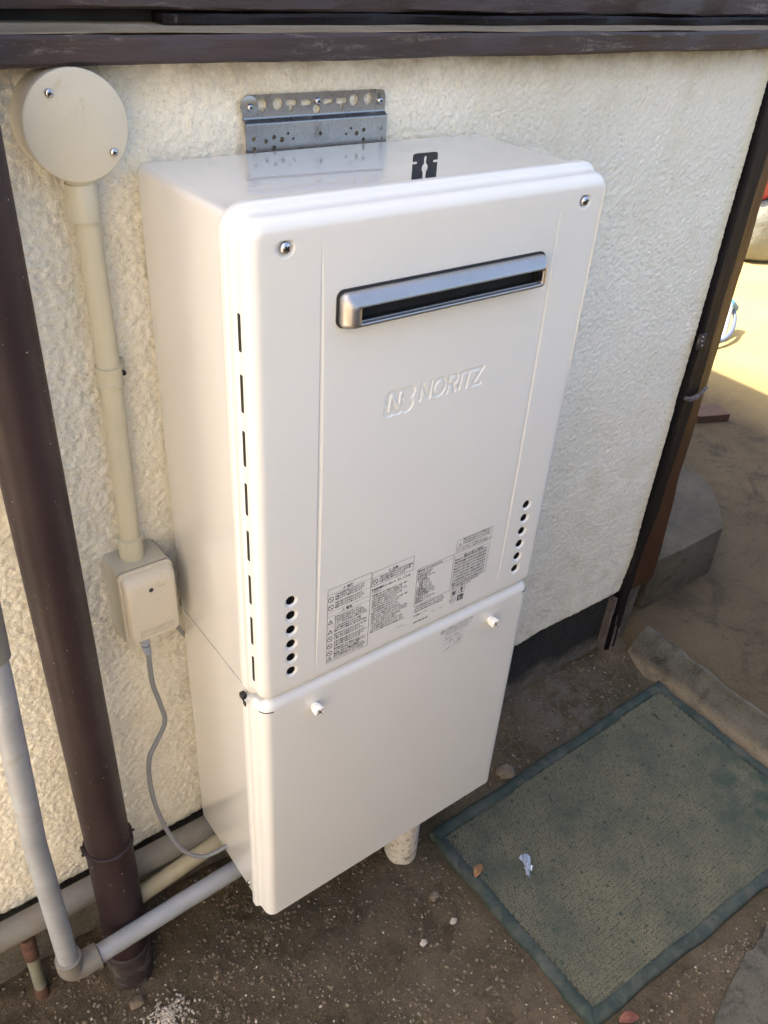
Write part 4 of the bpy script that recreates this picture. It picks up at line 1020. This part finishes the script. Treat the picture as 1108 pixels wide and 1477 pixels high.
tubeo('pipe', [a-Vector((0, 0, .02)), a, a.lerp(b, .62), a.lerp(b, .63)], [.0098]*4, 'greenish_pipe', rp, 20)
tubeo('collar', [a.lerp(b, .60), a.lerp(b, .62), a.lerp(b, .98), b], [.0098, .0118, .0118, .010], 'rust', rp, 16)
tubeo('rust_ring', [a-(b-a)*.35, a-(b-a)*.06, a-(b-a)*.01], [.0118, .0112, .0098], 'rust', rp, 16)
settle(rp)
tag(tubeo('support_pipe', [(.352, -.151, -.02), (.352, -.151, .10), (.352, -.151, .2345)], .0325, 'white_pvc', None, 40), 'stained white plastic pipe standing on the dirt under the heater', 'pipe')

# ================================================================== DOOR MAT
mt = thing('door_mat', 'worn green scraper mat with taped border lying on the dirt', 'mat', (.79, -.38, 0))
C = [(.4165, -.1585), (1.1700, -.1440), (1.1560, -.6380), (.4130, -.6080)]     # outer corners
def inset(C, d_):
    out = []; n = len(C)
    for i in range(n):
        p = Vector(C[i]); a = (Vector(C[i-1])-p).normalized(); b = (Vector(C[(i+1) % n])-p).normalized()
        s = (a+b).normalized(); out.append(tuple(p+s*(d_/abs(a.x*s.y-a.y*s.x))))
    return out
Ci = inset(C, .0250)
base = raw('mat_backing', [(x_, y_, .0030) for x_, y_ in inset(C, .012)]+[(x_, y_, -.006) for x_, y_ in inset(C, .012)], [(3, 2, 1, 0), (0, 1, 5, 4), (1, 2, 6, 5), (2, 3, 7, 6), (3, 0, 4, 7)], 'mat_base', mt)
base.data.flip_normals()
for s in range(4):
    a0, a1 = Vector(C[s]), Vector(C[(s+1) % 4]); b0, b1 = Vector(Ci[s]), Vector(Ci[(s+1) % 4])
    n = 44; V2 = []; rows = [(0.0, -.004), (0.02, .0050), (0.16, .0088), (0.5, .0092), (0.86, .0086), (0.97, .0060), (1.0, .0025)]
    for i in range(n+1):
        f = i/n; wob = .0018*math.sin(f*17+s*2)+.0012*math.sin(f*41+s)+random.uniform(-.0005, .0005)
        lift = .0016*math.sin(f*23+s*1.7)+(.006*math.exp(-((f-.02)/.03)**2) if s == 3 else 0)
        wr = .0012*math.sin(f*140)*(1 if s != 1 else .3)
        edge_ = a0.lerp(a1, f); inn = b0.lerp(b1, f); nn = (edge_-inn).normalized()
        for g, z_ in rows:
            p = edge_.lerp(inn, g) + nn*wob*(1-g*.6)
            V2.append((p.x, p.y, z_+(lift+wr if .1 < g < .9 else lift*.3)))
    F2 = gridq(len(rows), n+1)
    o = quads('border_strip', V2, F2[:, ::-1], 'mat_border', mt)
    if s == 3: o['label'] = 'left border strip with cracked folds and pale worn corner'
# woven tufts: little open rings pressed into the backing
ns = 8; sp = .0078; VV = []; QQ = []; cnt = 0
inner = [Vector(p) for p in inset(C, .0265)]
def inside(x_, y_):
    for i in range(4):
        a, b = inner[i], inner[(i+1) % 4]
        if (b.x-a.x)*(y_-a.y)-(b.y-a.y)*(x_-a.x) > 0: return False
    return True
ja = 0; y_ = -.64
ca = np.cos(np.arange(ns)*2*np.pi/ns); sa = np.sin(np.arange(ns)*2*np.pi/ns)
while y_ < -.14:
    x_ = .40+(sp/2 if ja % 2 else 0)
    while x_ < 1.19:
        if inside(x_, y_):
            jx, jy = x_+random.uniform(-.0008, .0008), y_+random.uniform(-.0008, .0008); rr = random.uniform(.0023, .0029); h = random.uniform(.0046, .0066)
            b0 = len(VV)*0
            for rad, zz_ in ((rr+.0011, .0024), (rr+.0004, h), (rr-.0007, h-.0003), (rr-.0012, .0028)):
                VV.append(np.stack([jx+rad*ca, jy+rad*sa, np.full(ns, zz_)], -1))
            base_i = cnt*4*ns
            for q_ in range(3):
                for j in range(ns):
                    k2 = (j+1) % ns; QQ.append((base_i+q_*ns+j, base_i+q_*ns+k2, base_i+(q_+1)*ns+k2, base_i+(q_+1)*ns+j))
            cnt += 1
        x_ += sp
    y_ += sp*.866; ja += 1
tf = quads('turf_loops', np.concatenate(VV), QQ, 'mat_tuft', mt); tf['kind'] = 'stuff'
# darker rubber studs showing through in a grid
stud = None
for i in range(14):
    for j in range(9):
        x_ = .455+i*.0525+(0.026 if j % 2 else 0); y_ = -.195-j*.0500
        if not inside(x_+.01, y_+.01) or not inside(x_-.01, y_-.01) or random.random() < .12: continue
        if stud is None:
            bm = bmesh.new(); bmesh.ops.create_icosphere(bm, subdivisions=2, radius=.0040)
            for v in bm.verts: v.co = Vector((v.co.x*random.uniform(.9, 1.1), v.co.y*random.uniform(.9, 1.1), v.co.z*.35))
            stud = obj('stud', bm, 'mat_stud', mt, True); o = stud
        else: o = stud.copy(); COL.objects.link(o); o.parent = mt
        o.location = (x_+random.uniform(-.004, .004), y_+random.uniform(-.004, .004), .0052); o.rotation_euler = (0, 0, random.uniform(0, 6)); sc_ = random.uniform(.6, 1.1); o.scale = (sc_, sc_, 1)
settle(mt)

# ================================================================== LITTER
def leaf(name, px_, py_, L, wd, ang, m, label, z_=.008, curl=.35):
    x_, y_, _ = at(px_, py_, 2, z_); V2 = []; n = 10
    for i in range(n+1):
        f = i/n; wv = wd*math.sin(math.pi*min(1, f*.96+.02))**.8*(1-.25*f)
        for g in (-1, -.5, 0, .5, 1):
            lx = (f-.5)*L; ly = g*wv/2; lz = .0012+abs(g)*wv*curl+.003*math.sin(f*5)+(0 if g else -.0006)
            V2.append((x_+lx*math.cos(ang)-ly*math.sin(ang), y_+lx*math.sin(ang)+ly*math.cos(ang), z_+lz))
    o = quads(name, V2, gridq(5, n+1), m); md = o.modifiers.new('s', 'SOLIDIFY'); md.thickness = .0003
    return tag(o, label, 'leaf')
leaf('dry_leaf', 690, 1256, .036, .019, R(25), 'dry_leaf', 'curled orange-brown dry leaf lying on the green mat')
leaf('fallen_leaf', 908, 1470, .040, .022, R(-20), 'red_leaf', 'reddish fallen leaf on the dirt below the mat near the photo bottom', .004)
leaf('dark_leaf', 945, 1034, .026, .007, R(-75), 'twig', 'narrow dark shrivelled leaf near the far corner of the mat', .008)
# crumpled clear wrap
x_, y_, _ = at(760, 1245, 2, .012)
bm = bmesh.new(); bmesh.ops.create_icosphere(bm, subdivisions=3, radius=1)
r_ = np.random.RandomState(11)
for v in bm.verts:
    f = 0.72+0.5*r_.rand()*abs(math.sin(v.co.x*5+v.co.y*7))+0.25*math.sin(v.co.z*9+v.co.x*6)
    lx, ly = v.co.x*.0068*f, v.co.y*.0215*f*(1+.25*math.sin(v.co.y*4))
    a = R(-38); v.co = Vector((x_+lx*math.cos(a)-ly*math.sin(a), y_+lx*math.sin(a)+ly*math.cos(a), .0125+v.co.z*.0055*f))
for i in range(9):      # stray folds of film
    a = r_.uniform(0, 6.28); L = r_.uniform(.006, .014); cx0 = x_+r_.uniform(-.008, .008); cy0 = y_+r_.uniform(-.012, .012)
    q = [bm.verts.new((cx0+r_.uniform(-.002, .002), cy0+r_.uniform(-.002, .002), .012)), bm.verts.new((cx0+L*math.cos(a), cy0+L*math.sin(a), .010+r_.uniform(0, .008))), bm.verts.new((cx0+L*.7*math.cos(a+.8), cy0+L*.7*math.sin(a+.8), .012+r_.uniform(0, .006)))]
    bm.faces.new(q)
tag(obj('plastic_scrap', bm, 'clear_wrap'), 'crumpled scrap of clear plastic wrap on the green mat', 'plastic scrap')
# twig by the foundation
pp = [at(a, b, 2, .006) for a, b in ((728, 1036), (742, 1028), (757, 1018), (768, 1014), (768, 1004))]
tag(tubeo('twig', spline(pp, 4), .0013, 'twig', None, 6), 'thin dark curved twig on the dirt right of the heater', 'twig')

# pebbles: icosahedra of random squash
ico = bmesh.new(); bmesh.ops.create_icosphere(ico, subdivisions=1, radius=1.0)
IV = np.array([v.co[:] for v in ico.verts]); IF = np.array([[v.index for v in f.verts] for f in ico.faces]); ico.free()
def pebbles(name, pts, m, label=None):
    VV = []; FF = []
    for i, (x_, y_, z_, s_) in enumerate(pts):
        a = rng.uniform(0, 6.28); sq = np.array([s_*rng.uniform(.8, 1.5), s_*rng.uniform(.7, 1.1), s_*rng.uniform(.45, .85)])
        v = IV*sq*(1+rng.uniform(-.18, .18, (len(IV), 1))); c_, q_ = math.cos(a), math.sin(a)
        v = np.stack([v[:, 0]*c_-v[:, 1]*q_, v[:, 0]*q_+v[:, 1]*c_, v[:, 2]], -1)+np.array([x_, y_, z_+s_*.25])
        VV.append(v); FF.append(IF+i*len(IV))
    o = quads(name, np.concatenate(VV), np.concatenate(FF), m, None, False); return o
def gz(x_, y_):
    X_, Y_ = np.array([x_]), np.array([y_])
    z_ = 0.020*fbm(X_, Y_, 6, 3, 3)[0] + 0.006*fbm(X_, Y_, 45, 4, 9, 0.6)[0] - .004 + 0.030*math.exp(-(y_/0.06)**2)
    return float(z_)
def scatter(n, smin, smax, pw=2.2):
    out = []
    while len(out) < n:
        x_ = rng.uniform(-.42, 1.17); y_ = rng.uniform(-.85, .005)
        if .40 < x_ < 1.18 and -.64 < y_ < -.14:
            continue
        dens = .35+.65*(0.5+fbm(np.array([x_]), np.array([y_]), 5, 2, 88)[0])
        if rng.rand() > dens: continue
        s_ = smin+(smax-smin)*rng.rand()**pw; out.append((x_, y_, gz(x_, y_), s_))
    return out
for nm, n_, m_, a, b, p_ in (('pale_gravel', 1500, 'pebble_pale', .0005, .0030, 4.0), ('brown_gravel', 14000, 'pebble_brown', .0008, .0042, 2.8), ('grey_gravel', 2600, 'pebble_grey', .0007, .0034, 3.5)):
    o = pebbles(nm, scatter(n_, a, b, p_), m_); o['kind'] = 'stuff'
    o['label'] = {'pale_gravel': 'tiny pale grit scattered over the brown dirt', 'brown_gravel': 'brown gravel crumbs scattered over the dirt', 'grey_gravel': 'grey gravel grit scattered over the dirt'}[nm]
# heap of bright chippings near the downpipe's foot
hp = []
hx_, hy_, _ = at(240, 1468, 2, 0.0)
for i in range(420):
    a, r2 = rng.uniform(0, 6.28), abs(rng.normal(0, .022)); x_, y_ = hx_+r2*math.cos(a)*1.2, hy_+r2*math.sin(a); hp.append((x_, y_, gz(x_, y_)+.004*math.exp(-(r2/.02)**2), rng.uniform(.0012, .0032)))
o = pebbles('chippings', hp, 'pebble_pale'); o['kind'] = 'stuff'; o['label'] = 'heap of bright white stone chippings near the downpipe foot'
# individually visible stones
for px_, py_, s_, m_, lb in ((627, 1290, .0085, 'pebble_brown', 'rounded brown stone on the dirt left of the mat corner'), (655, 1325, .0060, 'pebble_pale', 'flat pale tan stone beside the left mat border'), (612, 1357, .0060, 'pebble_pale', 'small squarish pink-beige stone left of the mat border'),
                             (388, 1352, .0060, 'pebble_brown', 'brown lump just below the heater corner'), (728, 1114, .020, 'pebble_brown', 'half buried grey stone touching the mat edge beside the heater'), (197, 1444, .0100, 'pebble_brown', 'grey lump of mortar in front of the downpipe foot')):
    x_, y_, _ = at(px_, py_, 2, .002)
    bm = bmesh.new(); bmesh.ops.create_icosphere(bm, subdivisions=3, radius=1)
    r_ = np.random.RandomState(int(px_))
    ph = r_.rand(6)*6
    for v in bm.verts:
        k3 = 1+.14*math.sin(v.co.x*4+ph[0])*math.sin(v.co.y*5+ph[1])+.10*math.sin(v.co.z*6+ph[2]+v.co.x*3)
        v.co = Vector((v.co.x*s_*1.25*k3+x_, v.co.y*s_*k3+y_, v.co.z*s_*.55*k3+.002+gz(x_, y_)*.5))
    tag(obj('stone', bm, m_, None, True), lb, 'stone', 'loose stones lying on the dirt')

# ================================================================== YARD BEYOND
x_, y_, _ = at(1030, 598, 2, .075); st = bmesh.new()
box(st, -.10, .035, -.045, .045, 0, .028, .002)
bmesh.ops.rotate(st, verts=st.verts, cent=(0, 0, 0), matrix=Matrix.Rotation(R(-22), 3, 'Z'))
bmesh.ops.translate(st, verts=st.verts, vec=(x_, y_, .070))
tag(obj('wood_offcut', st, 'deadwood'), 'short brown wooden offcut on the yard floor behind the jamb', 'wood offcut')
hs = thing('garden_hose', 'dark blue garden hose loop with pale nozzle in the sunlit yard', 'hose', at(1055, 460, 2, .08))
def hp3(a, b, d_=3.2):
    v = cd + cr*(a-PW/2)/FPX + cu*(PH/2-b)/FPX; p = CAM+v*(d_/ (v@cd)); return tuple(p)
pts = [at(1030, 494, 2, .10), at(1044, 490, 2, .10), at(1056, 477, 2, .12), at(1060, 460, 2, .15), at(1058, 446, 2, .18)]
tubeo('hose', spline(pts, 6), .0095, 'grey_hose', hs, 12)
c_ = Vector(at(1056, 442, 2, .19))
tubeo('connector', [c_+Vector((-.03, 0, .02)), c_+Vector((-.028, 0, .020)), c_+Vector((.022, 0, -.012)), c_+Vector((.024, 0, -.013))], [.014, .022, .022, .015], 'blue_hose', hs, 16)
tubeo('nozzle', [c_+Vector((-.02, .0, .02)), c_+Vector((-.06, -.03, -.05)), c_+Vector((-.12, -.07, -.11))], [.016, .014, .010], 'white_plastic', hs, 14)
settle(hs)
bxp = at(1105, 382, 2, .07)
bg_ = []
V2 = []; n = 24
for h, r2 in ((0, .20), (.03, .245), (.12, .26), (.22, .25), (.30, .235), (.33, .20)):
    for j in range(n):
        a = 2*math.pi*j/n; w2 = 1+.05*math.sin(a*5+h*20)+.03*math.sin(a*9)
        V2.append((bxp[0]+.12+r2*w2*math.cos(a), bxp[1]+.22+r2*w2*math.sin(a), .072+h))
F2 = [(i*n+j, i*n+(j+1) % n, (i+1)*n+(j+1) % n, (i+1)*n+j) for i in range(5) for j in range(n)]+[tuple(5*n+j for j in range(n))]
tag(raw('plastic_bag', V2, F2, 'pale_bag', None, True), 'pale translucent plastic bag slumped in the yard beyond the jamb', 'plastic bag')
rc = thing('fuel_can', 'red plastic can partly seen at the right edge of the photo', 'can', (bxp[0]+.12, bxp[1]+.22, .40))
boxo('can_body', bxp[0]-.10, bxp[0]+.34, bxp[1]+.10, bxp[1]+.34, .404, .72, 'red_plastic', rc, .03, 4)
tubeo('cap', [(bxp[0]+.2, bxp[1]+.2, .715), (bxp[0]+.2, bxp[1]+.2, .76)], .03, 'white_plastic', rc, 16)
settle(rc)
